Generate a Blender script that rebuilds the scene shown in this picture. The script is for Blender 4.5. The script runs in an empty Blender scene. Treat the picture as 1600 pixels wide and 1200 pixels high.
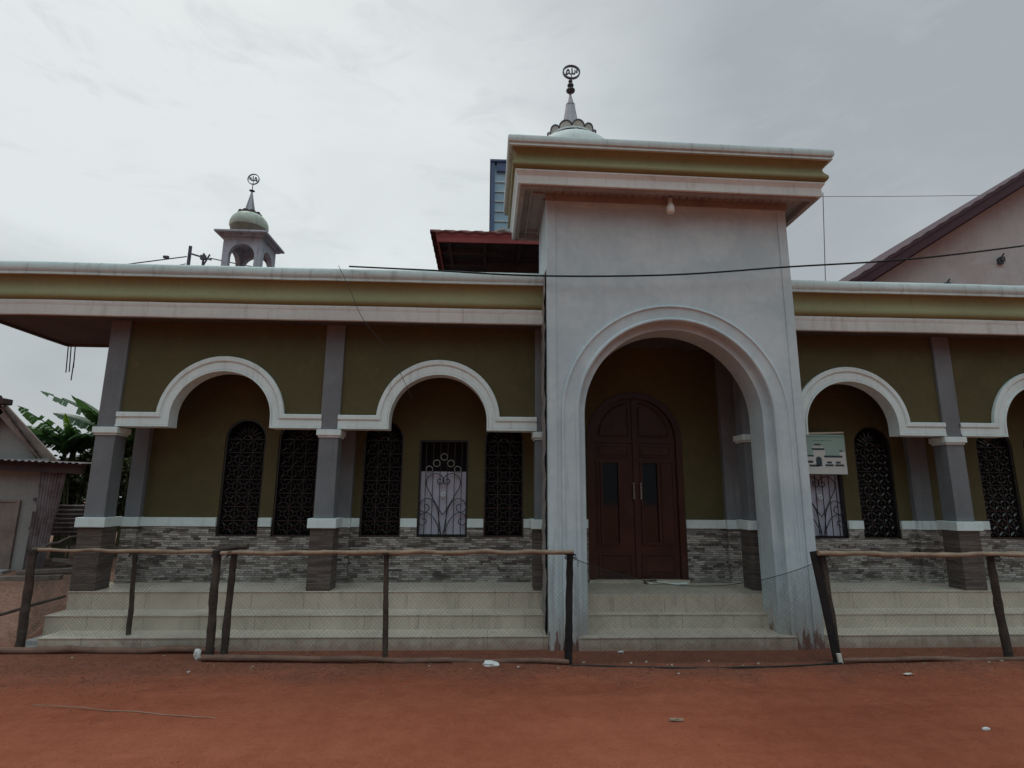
import bpy, bmesh, math, random
from mathutils import Vector, Matrix, noise as mnoise
from mathutils.geometry import tessellate_polygon
R = random.Random(7)
sc = bpy.context.scene
COL = sc.collection
pi = math.pi

# ------------------------------------------------------------------ materials
class NT:
    """small helper for building shader node trees"""
    def __init__(s, tree):
        s.t = tree; s.n = tree.nodes; s.l = tree.links
    def new(s, typ, **kw):
        nd = s.n.new(typ)
        for k, v in kw.items(): setattr(nd, k, v)
        return nd
    def link(s, a, b): s.l.new(a, b)
    def val(s, sock, v):
        if hasattr(v, 'is_output') or isinstance(v, bpy.types.NodeSocket): s.l.new(v, sock)
        else: sock.default_value = v
    def math(s, op, a, b=0.0, clamp=False):
        m = s.new('ShaderNodeMath', operation=op, use_clamp=clamp)
        s.val(m.inputs[0], a); s.val(m.inputs[1], b); return m.outputs[0]
    def mix(s, fac, a, b, mode='MIX'):
        m = s.new('ShaderNodeMix', data_type='RGBA', blend_type=mode)
        s.val(m.inputs[0], fac); s.val(m.inputs[6], a); s.val(m.inputs[7], b); return m.outputs[2]
    def rng(s, v, a, b, c=0.0, d=1.0, smooth=True):
        m = s.new('ShaderNodeMapRange', interpolation_type='SMOOTHSTEP' if smooth else 'LINEAR')
        s.val(m.inputs[0], v)
        for i, q in zip((1, 2, 3, 4), (a, b, c, d)): s.val(m.inputs[i], q)
        return m.outputs[0]
    def noise(s, vec, scale, detail=4, rough=.55, dist=0.0):
        n = s.new('ShaderNodeTexNoise'); s.link(vec, n.inputs['Vector'])
        n.inputs['Scale'].default_value = scale; n.inputs['Detail'].default_value = detail
        n.inputs['Roughness'].default_value = rough; n.inputs['Distortion'].default_value = dist
        return n.outputs[0]
    def scaled(s, vec, sx, sy, sz):
        m = s.new('ShaderNodeMapping'); s.link(vec, m.inputs[0]); m.inputs['Scale'].default_value = (sx, sy, sz); return m.outputs[0]
    def sep(s, vec):
        m = s.new('ShaderNodeSeparateXYZ'); s.link(vec, m.inputs[0]); return m.outputs
    def comb(s, x, y, z):
        m = s.new('ShaderNodeCombineXYZ')
        for i, q in enumerate((x, y, z)): s.val(m.inputs[i], q)
        return m.outputs[0]
    def bump(s, h, strength, dist=.01, normal=None):
        b = s.new('ShaderNodeBump'); s.link(h, b.inputs['Height'])
        b.inputs['Strength'].default_value = strength; b.inputs['Distance'].default_value = dist
        if normal is not None: s.link(normal, b.inputs['Normal'])
        return b.outputs[0]
def c4(c, k=1.0): return (c[0]*k, c[1]*k, c[2]*k, 1)
def base_mat(name):
    m = bpy.data.materials.new(name); m.use_nodes = True
    t = NT(m.node_tree); p = m.node_tree.nodes['Principled BSDF']
    g = t.new('ShaderNodeNewGeometry')
    return m, t, p, g.outputs['Position']
def pmat(name, col, rough=.75, var=.18, scale=2.5, streak=0., streak_col=(.12, .11, .09), bump=.15, bscale=45, spec=.3,
         metal=0., blotch=0., blotch_col=None, bdist=.004):
    m, t, p, pos = base_mat(name)
    n1 = t.noise(pos, scale, 5); n2 = t.noise(pos, scale*14, 3)
    f = t.math('ADD', t.math('MULTIPLY', n1, .7), t.math('MULTIPLY', n2, .3))
    c = t.mix(t.rng(f, .3, .7), c4(col, 1-var), c4(col, 1+var*.7))
    if streak:
        s = t.noise(t.scaled(pos, 9, 9, .55), 1.6, 5, .6)
        c = t.mix(t.rng(s, .5, .78, 0, streak), c, c4(streak_col))
    if blotch:
        s = t.noise(pos, scale*2.3, 6, .65, .6)
        c = t.mix(t.rng(s, .52, .66, 0, blotch), c, c4(blotch_col))
    t.link(c, p.inputs['Base Color'])
    p.inputs['Roughness'].default_value = rough; p.inputs['Metallic'].default_value = metal
    p.inputs['Specular IOR Level'].default_value = spec
    if bump:
        h = t.math('ADD', t.noise(pos, bscale, 4, .6), t.math('MULTIPLY', t.noise(pos, bscale*.12, 3), 1.2))
        t.link(t.bump(h, bump, bdist), p.inputs['Normal'])
    return m
M = {}
M['trim'] = pmat('white_trim_paint', (.745, .84, .825), .6, .1, 1.3, .42, (.40, .40, .36), .08, 60)
M['trimtop'] = pmat('weathered_white_roll', (.58, .66, .64), .6, .12, 1.0, .45, (.20, .20, .17), .1, 40)
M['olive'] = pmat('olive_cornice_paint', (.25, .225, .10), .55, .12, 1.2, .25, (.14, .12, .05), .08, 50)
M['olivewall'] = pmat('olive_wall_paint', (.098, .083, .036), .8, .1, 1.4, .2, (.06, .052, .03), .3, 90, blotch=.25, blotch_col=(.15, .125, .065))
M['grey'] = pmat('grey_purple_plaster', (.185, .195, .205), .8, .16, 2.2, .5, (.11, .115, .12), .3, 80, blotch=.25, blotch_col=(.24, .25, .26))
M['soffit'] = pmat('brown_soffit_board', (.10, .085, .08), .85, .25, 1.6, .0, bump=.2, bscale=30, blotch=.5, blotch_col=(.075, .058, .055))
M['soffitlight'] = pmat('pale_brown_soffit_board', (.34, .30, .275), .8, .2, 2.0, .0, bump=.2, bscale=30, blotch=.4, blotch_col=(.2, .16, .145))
M['ringmetal'] = pmat('grey_ring_paint', (.30, .29, .26), .35, .2, 6, bump=0, spec=.6)
M['dark'] = pmat('interior_shade_sheet', (.025, .022, .022), .9, .2, 3, bump=0)
M['black'] = pmat('black_grille_paint', (.026, .023, .023), .24, .3, 6, bump=.1, bscale=120, spec=.8)
M['gateblack'] = pmat('black_iron', (.012, .012, .014), .4, .2, 6, bump=.1, bscale=120, spec=.5)
M['panel'] = pmat('lilac_grey_sheet', (.52, .52, .62), .5, .06, 2, .25, (.36, .36, .43), .05, 30)
M['redwood'] = pmat('maroon_door_wood', (.056, .021, .015), .28, .35, 3, .7, (.035, .011, .009), .2, 40, spec=.4)
M['redpaint'] = pmat('red_fascia_paint', (.33, .075, .07), .6, .15, 2, .35, (.17, .06, .055), .1, 40)
M['redtile'] = pmat('dark_red_tile', (.17, .06, .055), .8, .35, 5, bump=.3, bscale=50, blotch=.6, blotch_col=(.07, .05, .05))
M['maroonmetal'] = pmat('maroon_roof_sheet', (.075, .028, .036), .55, .2, 3, .3, (.05, .03, .04), .15, 30)
M['underroof'] = pmat('dark_roof_timber', (.07, .045, .045), .85, .3, 3, bump=.2, bscale=40)
M['pink'] = pmat('pink_grey_render', (.55, .52, .505), .85, .14, .5, .25, (.34, .27, .26), .35, 35, blotch=.35, blotch_col=(.45, .33, .32))
M['housewall'] = pmat('bare_cement_wall', (.31, .29, .275), .9, .16, 1.4, .3, (.2, .17, .15), .35, 40)
M['woodgrey'] = pmat('weathered_board', (.25, .19, .165), .85, .25, 4, .5, (.12, .09, .08), .35, 50)
M['darkwood'] = pmat('dark_tarred_post', (.075, .055, .045), .85, .4, 9, .4, (.02, .015, .013), .7, 40, blotch=.5, blotch_col=(.13, .1, .085), bdist=.012)
M['blackwood'] = pmat('burnt_black_post', (.022, .017, .017), .8, .4, 9, .3, (.05, .035, .03), .6, 40, bdist=.01)
M['polewood'] = pmat('peeled_branch', (.33, .235, .165), .8, .3, 7, .0, bump=.6, bscale=30, blotch=.55, blotch_col=(.2, .12, .08), bdist=.008)
M['logwood'] = pmat('dusty_log', (.20, .115, .085), .9, .3, 6, bump=.6, bscale=30, blotch=.5, blotch_col=(.28, .13, .09), bdist=.008)
M['net'] = pmat('black_net_thread', (.03, .032, .03), .8, .2, 3, bump=0)
M['cable'] = pmat('black_cable', (.014, .014, .017), .5, .2, 8, bump=0)
M['thinwire'] = pmat('grey_wire', (.05, .05, .055), .5, .2, 8, bump=0)
M['steel'] = pmat('stainless_steel', (.27, .25, .26), .42, .12, 4, .3, (.2, .19, .2), .05, 40, spec=.5, metal=.75)
M['darksteel'] = pmat('dark_metal', (.06, .055, .07), .4, .2, 6, bump=.05, spec=.5)
M['domewhite'] = pmat('dome_white_green', (.62, .66, .62), .5, .12, 3, .5, (.28, .29, .24), .1, 40)
M['turret'] = pmat('peeling_grey_paint', (.50, .50, .56), .75, .15, 4, .5, (.14, .12, .12), .2, 50, blotch=.55, blotch_col=(.16, .14, .14))
M['domegreen'] = pmat('turret_dome_paint', (.52, .58, .48), .45, .2, 4, .7, (.2, .19, .15), .1, 40, blotch=.55, blotch_col=(.26, .27, .16))
M['domebrown'] = pmat('turret_dome_underside', (.20, .17, .13), .5, .25, 5, .4, (.1, .08, .07), .1, 40)
M['blueframe'] = pmat('blue_painted_frame', (.09, .135, .25), .5, .12, 2, .2, (.05, .06, .12), .05, 40)
M['bluepanel'] = pmat('pale_blue_louvre', (.30, .46, .57), .35, .12, 3, .15, (.12, .2, .3), .05, 40, spec=.5)
M['bulb'] = pmat('white_bulb_glass', (.82, .82, .74), .25, .03, 3, bump=0, spec=.5)
M['cream'] = pmat('cream_plastic', (.62, .59, .5), .5, .1, 5, bump=.05)
M['signboard'] = pmat('faded_sign_sky', (.36, .52, .47), .5, .08, 4, bump=.03)
M['signwhite'] = pmat('sign_white_print', (.66, .68, .66), .5, .05, 6, bump=0)
M['signdark'] = pmat('sign_dark_print', (.05, .08, .09), .5, .2, 9, bump=0)
M['signgreen'] = pmat('sign_green_print', (.16, .33, .28), .5, .1, 9, bump=0)
M['bagwhite'] = pmat('white_plastic', (.72, .71, .68), .45, .1, 12, bump=.4, bscale=30)
M['stone'] = pmat('pale_stone', (.50, .40, .34), .9, .3, 20, bump=.3, bscale=80)
M['crumb'] = pmat('red_earth_crumb', (.26, .115, .075), .95, .4, 14, bump=.4, bscale=80)
M['bark'] = pmat('banana_stem', (.16, .17, .08), .8, .3, 6, .5, (.08, .06, .04), .3, 40)
M['utility'] = pmat('concrete_pole', (.12, .12, .15), .85, .2, 3, bump=.2)
def leafmat(name, col, gloss=.35, trans=.25):
    m, t, p, pos = base_mat(name)
    n1 = t.noise(pos, 4, 4); n2 = t.noise(pos, 40, 2)
    f = t.math('ADD', t.math('MULTIPLY', n1, .75), t.math('MULTIPLY', n2, .25))
    c = t.mix(t.rng(f, .32, .68), c4(col, .6), c4(col, 1.35))
    t.link(c, p.inputs['Base Color']); p.inputs['Roughness'].default_value = gloss
    tr = t.new('ShaderNodeBsdfTranslucent'); t.link(t.mix(.5, c, c4((col[0]*1.6, col[1]*1.9, col[2]*.8))), tr.inputs[0])
    mx = t.new('ShaderNodeMixShader'); mx.inputs[0].default_value = trans
    t.link(p.outputs[0], mx.inputs[1]); t.link(tr.outputs[0], mx.inputs[2])
    t.link(mx.outputs[0], m.node_tree.nodes['Material Output'].inputs[0])
    return m
M['banana'] = leafmat('banana_leaf', (.075, .145, .06), .33, .3)
M['bananalight'] = leafmat('young_banana_leaf', (.12, .19, .03), .4, .4)
M['bush'] = leafmat('bush_leaf', (.08, .085, .035), .5, .2)

def portico_mat():
    m, t, p, pos = base_mat('pale_blue_white_plaster')
    n1 = t.noise(pos, 1.7, 6, .6, .4); n2 = t.noise(pos, 12, 4)
    f = t.math('ADD', t.math('MULTIPLY', n1, .75), t.math('MULTIPLY', n2, .25))
    c = t.mix(t.rng(f, .35, .68), c4((.49, .585, .615)), c4((.625, .705, .72)))
    x, y, z = t.sep(pos)
    s = t.noise(t.scaled(pos, 11, 11, .6), 1.5, 5, .6)
    low = t.rng(z, 3.6, 0.2, .12, .75)
    c = t.mix(t.math('MULTIPLY', t.rng(s, .52, .74), low), c, c4((.33, .36, .36)))
    # splashed mud: a ragged stain climbing from the ground
    n3 = t.noise(t.scaled(pos, 5, 5, 1.1), 2.0, 6, .65)
    edge = t.math('ADD', z, t.math('MULTIPLY', t.math('SUBTRACT', n3, .5), -1.1))
    c = t.mix(t.rng(edge, .62, .05, 0, .55), c, c4((.48, .38, .31)))
    n4 = t.noise(t.scaled(pos, 14, 14, 2.2), 1.7, 5, .65)
    edge2 = t.math('ADD', z, t.math('MULTIPLY', t.math('SUBTRACT', n4, .5), -1.2))
    c = t.mix(t.rng(edge2, .15, -.0, 0, .9), c, c4((.20, .085, .06)))
    t.link(c, p.inputs['Base Color']); p.inputs['Roughness'].default_value = .7; p.inputs['Specular IOR Level'].default_value = .3
    h = t.math('ADD', t.noise(pos, 60, 4), t.math('MULTIPLY', t.noise(pos, 7, 5), 2.))
    t.link(t.bump(h, .22, .006), p.inputs['Normal'])
    return m
M['portico'] = portico_mat()
def stone_mat(name, bw, rh, ca, cb, mort):
    m, t, p, pos = base_mat(name)
    x, y, z = t.sep(pos)
    v = t.comb(t.math('ADD', x, y), t.math('ADD', z, t.math('MULTIPLY', t.math('SUBTRACT', t.noise(pos, 6, 2), .5), .03)), 0.0)
    def brick(w, h, off):
        b = t.new('ShaderNodeTexBrick'); t.link(v, b.inputs['Vector'])
        b.inputs['Scale'].default_value = 1; b.inputs['Brick Width'].default_value = w; b.inputs['Row Height'].default_value = h
        b.inputs['Mortar Size'].default_value = .0022; b.inputs['Bias'].default_value = 0
        b.inputs['Color1'].default_value = (1, 1, 1, 1); b.inputs['Color2'].default_value = (0, 0, 0, 1); b.inputs['Mortar'].default_value = (.3, .3, .3, 1)
        b.offset = off; b.offset_frequency = 2; b.squash = 1.6; b.squash_frequency = 3
        return b
    b1 = brick(bw, rh, .37); b2 = brick(bw*2.7, rh*2, .61)
    k = t.math('ADD', t.math('MULTIPLY', b1.outputs[0], .62), t.math('MULTIPLY', b2.outputs[0], .38))
    k = t.math('ADD', t.math('MULTIPLY', k, .8), t.math('MULTIPLY', t.noise(pos, 25, 4), .2))
    mid = tuple(.36*a+.64*b for a, b in zip(ca, cb))
    c = t.mix(t.rng(k, .24, .42, smooth=False), c4(cb), c4(mid)); c = t.mix(t.rng(k, .46, .78, smooth=False), c, c4(ca))
    c = t.mix(t.math('MULTIPLY', t.noise(v, 3.3, 2), .35), c, c4((ca[0]*.9, ca[1]*.72, ca[2]*.66)))
    c = t.mix(b1.outputs[1], c, c4(mort))
    t.link(c, p.inputs['Base Color']); p.inputs['Roughness'].default_value = .5
    h = t.math('SUBTRACT', k, b1.outputs[1])
    t.link(t.bump(h, .9, .012), p.inputs['Normal'])
    return m
M['dado'] = stone_mat('stacked_stone_tile', .088, .027, (.52, .50, .46), (.024, .023, .023), (.05, .045, .04))
M['dadodark'] = stone_mat('dark_stacked_stone_tile', .20, .017, (.20, .165, .145), (.06, .05, .046), (.05, .04, .038))
def tile_mat():
    m, t, p, pos = base_mat('cream_step_tile')
    x, y, z = t.sep(pos)
    row = t.math('FLOOR', t.math('MULTIPLY', t.math('ADD', z, .018), 6.4))
    u = t.math('ADD', x, t.math('MULTIPLY', row, .17))
    fr = t.math('FRACT', t.math('MULTIPLY', u, 1/.59))
    d = t.math('ABSOLUTE', t.math('SUBTRACT', fr, .5))
    joint = t.rng(d, .4945, .498, 0, 1, False)
    n = t.noise(pos, 2.2, 5); s = t.noise(t.scaled(pos, 7, 7, .8), 2, 5, .6)
    c = t.mix(t.rng(n, .3, .7), c4((.50, .43, .345)), c4((.62, .535, .435)))
    c = t.mix(t.rng(s, .5, .75, 0, .5), c, c4((.27, .25, .2)))
    g = t.noise(pos, 9, 6, .65)
    c = t.mix(t.rng(t.math('ADD', z, t.math('MULTIPLY', g, -.3)), -.03, -.14, 0, .5), c, c4((.28, .14, .10)))
    c = t.mix(joint, c, c4((.20, .18, .15)))
    t.link(c, p.inputs['Base Color']); p.inputs['Roughness'].default_value = .38
    t.link(t.bump(t.math('SUBTRACT', t.math('MULTIPLY', t.noise(pos, 30, 3), .2), joint), .25, .004), p.inputs['Normal'])
    return m
M['tile'] = tile_mat()
def corr_mat(name, ca, cb):
    m, t, p, pos = base_mat(name)
    n = t.noise(pos, 5, 6, .65); s = t.noise(t.scaled(pos, 10, 10, 1), 2, 5)
    c = t.mix(t.rng(n, .38, .62), c4(ca), c4(cb)); c = t.mix(t.rng(s, .5, .7, 0, .5), c, c4((.09, .05, .045)))
    t.link(c, p.inputs['Base Color']); p.inputs['Roughness'].default_value = .6; p.inputs['Metallic'].default_value = .2
    return m
M['corr'] = corr_mat('rusty_corrugated_zinc', (.23, .19, .20), (.14, .10, .10))
M['corrlight'] = corr_mat('old_corrugated_zinc', (.42, .36, .36), (.27, .2, .19))
def ground_mat():
    m, t, p, pos = base_mat('red_laterite_earth')
    x, y, z = t.sep(pos)
    n1 = t.noise(pos, .45, 6, .6); n2 = t.noise(pos, 6, 6, .7); n3 = t.noise(pos, 70, 4, .7)
    tr = t.noise(t.scaled(pos, .35, 3.2, 1), 1.3, 5, .6, .6)
    n5 = t.noise(pos, 24, 5, .7, .3)
    f = t.math('ADD', t.math('MULTIPLY', n1, .3), t.math('ADD', t.math('MULTIPLY', n2, .24), t.math('ADD', t.math('MULTIPLY', n3, .14), t.math('ADD', t.math('MULTIPLY', tr, .16), t.math('MULTIPLY', n5, .16)))))
    c = t.mix(t.rng(f, .36, .64), c4((.285, .073, .038)), c4((.46, .143, .078)))
    # margin by the steps turns browner and darker, with a ragged edge
    ed = t.math('ADD', y, t.math('MULTIPLY', t.math('SUBTRACT', t.noise(pos, 1.6, 6, .65), .5), 1.3))
    c = t.mix(t.rng(ed, -1.75, -1.15, 0, .6), c, t.mix(n2, c4((.13, .06, .045)), c4((.27, .125, .085))))
    # yard to the left: paler, greyer soil
    ly = t.math('ADD', x, t.math('MULTIPLY', t.math('SUBTRACT', t.noise(pos, 1.1, 5), .5), 1.0))
    yard = t.math('MULTIPLY', t.rng(ly, .4, -.4), t.rng(y, -.8, -.2))
    c = t.mix(t.math('MULTIPLY', yard, .75), c, t.mix(n2, c4((.25, .15, .115)), c4((.36, .215, .155))))
    # scattered grit
    v = t.new('ShaderNodeTexVoronoi'); t.link(pos, v.inputs['Vector']); v.inputs['Scale'].default_value = 38
    gr = t.math('MULTIPLY', t.rng(v.outputs['Distance'], .2, .12), t.rng(t.noise(pos, 9, 3), .52, .62))
    c = t.mix(t.math('MULTIPLY', gr, .45), c, c4((.42, .235, .165)))
    t.link(c, p.inputs['Base Color']); p.inputs['Roughness'].default_value = .95; p.inputs['Specular IOR Level'].default_value = .15
    clod = t.math('MULTIPLY', t.rng(n5, .52, .72), t.rng(ed, -2.2, -1.1, .25, 1.0))
    h = t.math('ADD', t.math('ADD', t.math('MULTIPLY', n2, 2.2), t.math('MULTIPLY', clod, 1.6)), t.math('ADD', n3, t.math('ADD', t.math('MULTIPLY', gr, .7), t.math('MULTIPLY', tr, 1.5))))
    t.link(t.bump(h, .8, .022), p.inputs['Normal'])
    return m
M['ground'] = ground_mat()

# ------------------------------------------------------------------ mesh builder
class MB:
    def __init__(s): s.v = []; s.f = []
    def add(s, vs, fs):
        o = len(s.v); s.v += [tuple(q) for q in vs]; s.f += [tuple(i+o for i in f) for f in fs]; return s
    def box(s, x0, x1, y0, y1, z0, z1):
        return s.add([(x0,y0,z0),(x1,y0,z0),(x1,y1,z0),(x0,y1,z0),(x0,y0,z1),(x1,y0,z1),(x1,y1,z1),(x0,y1,z1)],
                     [(0,3,2,1),(4,5,6,7),(0,1,5,4),(1,2,6,5),(2,3,7,6),(3,0,4,7)])
    def obox(s, a, b, w, h, up=(0, 0, 1)):
        """bar of section w x h from a to b"""
        a = Vector(a); b = Vector(b); d = (b-a).normalized(); u = Vector(up)
        r = d.cross(u)
        if r.length < 1e-4: r = d.cross(Vector((0, 1, 0)))
        r.normalize(); u = r.cross(d).normalized()
        vs = [p + r*w/2*i + u*h/2*j for p in (a, b) for i, j in ((-1,-1),(1,-1),(1,1),(-1,1))]
        return s.add(vs, [(0,1,2,3),(7,6,5,4),(0,4,5,1),(1,5,6,2),(2,6,7,3),(3,7,4,0)])
    def plate(s, outer, holes, y0, y1, axis='Y'):
        """flat plate in the XZ plane with holes, thickness y0..y1"""
        loops = [outer] + list(holes); pts = [p for l in loops for p in l]
        tri = tessellate_polygon([[Vector((p[0], p[1], 0)) for p in l] for l in loops])
        f = (lambda p, y: (p[0], y, p[1])) if axis == 'Y' else (lambda p, y: (y, p[0], p[1]))
        n = len(pts); vs = [f(p, y0) for p in pts] + [f(p, y1) for p in pts]
        fs = [tuple(t) for t in tri] + [tuple(i+n for i in reversed(t)) for t in tri]
        o = 0
        for l in loops:
            k = len(l)
            for i in range(k):
                a, b = o+i, o+(i+1) % k; fs.append((a, b, b+n, a+n))
            o += k
        return s.add(vs, fs)
    def tube(s, pts, rad, n=8, jit=0., seed=0, cap=True):
        pts = [Vector(p) for p in pts]; k = len(pts); rr = random.Random(seed)
        rad = rad if isinstance(rad, (list, tuple)) else [rad]*k
        vs = []; prev = None
        for i, p in enumerate(pts):
            d = (pts[min(i+1, k-1)] - pts[max(i-1, 0)]).normalized()
            if prev is None:
                r = d.cross(Vector((0, 0, 1)))
                if r.length < .1: r = d.cross(Vector((0, 1, 0)))
            else: r = prev - d*prev.dot(d)
            r.normalize(); prev = r; u = d.cross(r)
            for j in range(n):
                a = 2*pi*j/n; q = rad[i]*(1+rr.uniform(-jit, jit))
                vs.append(p + r*math.cos(a)*q + u*math.sin(a)*q)
        fs = [(i*n+j, i*n+(j+1) % n, (i+1)*n+(j+1) % n, (i+1)*n+j) for i in range(k-1) for j in range(n)]
        if cap: fs += [tuple(range(n))[::-1], tuple((k-1)*n+j for j in range(n))]
        return s.add(vs, fs)
    def lathe(s, prof, c, n=32):
        vs = [(c[0]+r*math.cos(2*pi*j/n), c[1]+r*math.sin(2*pi*j/n), c[2]+z) for r, z in prof for j in range(n)]
        return s.add(vs, [(i*n+j, i*n+(j+1) % n, (i+1)*n+(j+1) % n, (i+1)*n+j) for i in range(len(prof)-1) for j in range(n)])
    def grid(s, rows, closed=False):
        n = len(rows[0]); vs = [p for r in rows for p in r]
        fs = [(i*n+j, i*n+j+1, (i+1)*n+j+1, (i+1)*n+j) for i in range(len(rows)-1) for j in range(n-1)]
        if closed: fs += [(i*n+n-1, i*n, (i+1)*n, (i+1)*n+n-1) for i in range(len(rows)-1)]
        return s.add(vs, fs)
    def sweep(s, prof, path, closed=False):
        """profile (offset outward, z) along a plan path with mitred corners; outward = right of the travel direction"""
        k = len(path); P = [Vector(p) for p in path]; offs = []
        for i in range(k):
            ns = []
            if closed or i > 0:
                d = (P[i]-P[i-1]).normalized(); ns.append(Vector((d.y, -d.x)))
            if closed or i < k-1:
                d = (P[(i+1) % k]-P[i]).normalized(); ns.append(Vector((d.y, -d.x)))
            if len(ns) == 2:
                b = (ns[0]+ns[1]).normalized(); offs.append(b/b.dot(ns[0]))
            else: offs.append(ns[0])
        rows = [[(P[i].x+offs[i].x*o, P[i].y+offs[i].y*o, z) for i in range(k)] for o, z in prof]
        s.grid(rows, closed)
        return s
    def build(s, name, mat, parent=None, smooth=None, bevel=0., weld=True, origin=None):
        me = bpy.data.meshes.new(name); bm = bmesh.new()
        off = Vector((0, 0, 0))
        if parent is not None: off = world_loc(parent)
        elif origin is not None: off = Vector(origin)
        bv = [bm.verts.new(Vector(v)-off) for v in s.v]
        for f in s.f:
            if len(set(f)) < 3: continue
            try: bm.faces.new([bv[i] for i in f])
            except ValueError: pass
        if weld: bmesh.ops.remove_doubles(bm, verts=bm.verts, dist=1e-5)
        bmesh.ops.recalc_face_normals(bm, faces=bm.faces)
        if bevel:
            es = [e for e in bm.edges if len(e.link_faces) == 2 and e.calc_face_angle(0) > .6]
            bmesh.ops.bevel(bm, geom=es, offset=bevel, offset_type='OFFSET', segments=2, profile=.6, affect='EDGES', clamp_overlap=True)
        bm.to_mesh(me); bm.free()
        if smooth:
            me.polygons.foreach_set('use_smooth', [True]*len(me.polygons)); me.set_sharp_from_angle(angle=math.radians(smooth))
        me.materials.append(mat)
        o = bpy.data.objects.new(name, me); COL.objects.link(o)
        if parent is not None: o.parent = parent
        elif origin is not None: o.location = off
        return o
def world_loc(o):
    v = Vector((0, 0, 0))
    while o is not None: v += o.location; o = o.parent
    return v
def tag(o, label, cat, group=None, kind=None):
    o['label'] = label; o['category'] = cat
    if group: o['group'] = group
    if kind: o['kind'] = kind
    return o
def thing(name, loc, label, cat, group=None):
    o = bpy.data.objects.new(name, None); COL.objects.link(o); o.location = loc; o.empty_display_size = .3
    return tag(o, label, cat, group)
def holder(name, loc, parent):
    o = bpy.data.objects.new(name, None); COL.objects.link(o); o.parent = parent; o.location = Vector(loc)-world_loc(parent); o.empty_display_size = .2
    return o
def arc(cx, cz, rx, rz, a0, a1, n):
    return [(cx+rx*math.cos(a0+(a1-a0)*i/n), cz+rz*math.sin(a0+(a1-a0)*i/n)) for i in range(n+1)]
def arched(cx, z0, hw, spring, top, n=20):
    """outline of an arched opening"""
    return [(cx-hw, z0), (cx+hw, z0)] + arc(cx, spring, hw, top-spring, 0, pi, n)

# ------------------------------------------------------------------ key dimensions (metres)
S = 2.64; PW = .2314; ZF = .486; Z1 = .136; Z2 = .289; Y1 = -.325; Y2 = -.63
YW = .62; ZS = 3.69; XEND = 13.6
PX0, PX1, PYF = 5.363, 8.327, -.659; PC = .5*(PX0+PX1)

# ------------------------------------------------------------------ ground
def sm(a, b, x):
    t = max(0., min(1., (x-a)/(b-a))); return t*t*(3-2*t)
def ground_z(x, y):
    n = mnoise.noise(Vector((x*.55, y*.8, 0)))*.018 + mnoise.noise(Vector((x*2.1, y*2.6, 3)))*.009 + mnoise.noise(Vector((x*7, y*7, 9)))*.004
    near = sm(-1.15, -.8, y)*sm(-.3, .1, x)
    n *= 1-near
    left = sm(.12, -.12, x)
    h = left*(.30*sm(-.75, 3.0, y) + .15*sm(-.7, .6, y)*sm(-1.5, -.3, x)*(1-sm(.9, 2.4, y)))
    ridge = .018*math.exp(-((y+2.35+.12*math.sin(x*.7))/.07)**2) * sm(5, 2, x)
    berm = .02*math.exp(-((y+1.2)/.16)**2)*sm(.1, .6, x)
    rut = 0
    for yc_, a_ in ((-3.05, .016), (-1.85, .012), (-3.9, .014)):
        w_ = y-yc_-.18*math.sin(x*.33+yc_)-.05*mnoise.noise(Vector((x*.9, yc_, 2)))
        rut += a_*(math.exp(-((abs(w_)-.13)/.05)**2)*.7-math.exp(-(w_/.09)**2))*(.5+.9*mnoise.noise(Vector((x*.5, yc_, 8))))
    n += rut*(1-near)
    return h + n + ridge*.6 + berm*(.5+mnoise.noise(Vector((x*3, 0, 5))))
xs = [-90, -50, -25, -14] + [-9+.09*i for i in range(int(24/.09)+1)] + [18, 25, 45, 90]
ys = [-60, -35, -18, -11] + [-6.6+.045*i for i in range(int(6.7/.045)+1)] + [.2+.2*i for i in range(30)] + [8, 14, 30, 70]
g = MB(); g.grid([[(x, y, ground_z(x, y) if (-9 < x < 15 and -6.6 < y) else ground_z(max(-9, min(15, x)), y)*.6) for x in xs] for y in ys])
gr = g.build('ground', M['ground'], None, smooth=180); gr['kind'] = 'structure'; gr['label'] = 'red laterite earth road and yard in front of the mosque'

# ------------------------------------------------------------------ mosque
mosque = thing('mosque', (PC, 3.0, 0), 'single storey olive and white mosque with arched porch, tall white entrance portico and steel finials', 'mosque')

# floor slab and steps
def steps(xa, xb, xlow, yfront, name):
    m = MB()
    for (x0, y0, y1, z0, z1) in ((xa, -.03, YW, 0, ZF), (xa, Y1, -.03, -.05, Z2), (xlow, yfront, Y1, -.05, Z1)):
        m.box(x0, xb, y0, y1, z0, z1-.014)
        m.box(x0-.004, xb, y0-.008, y1, z1-.014, z1)
    return m
steps(-.02, PX0-.002, .16, Y2, 'l').build('porch_steps', M['tile'], mosque, bevel=.004)
steps(PX1+.002, XEND, PX1+.002, Y2, 'r').build('porch_steps', M['tile'], mosque, bevel=.004)
broken = MB()
broken.box(-.01, .155, -.56, Y1-.001, -.05, .10); broken.box(.02, .155, -.585, -.56, -.05, .05)
broken.build('broken_step_end', M['housewall'], mosque, bevel=.02)

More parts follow.
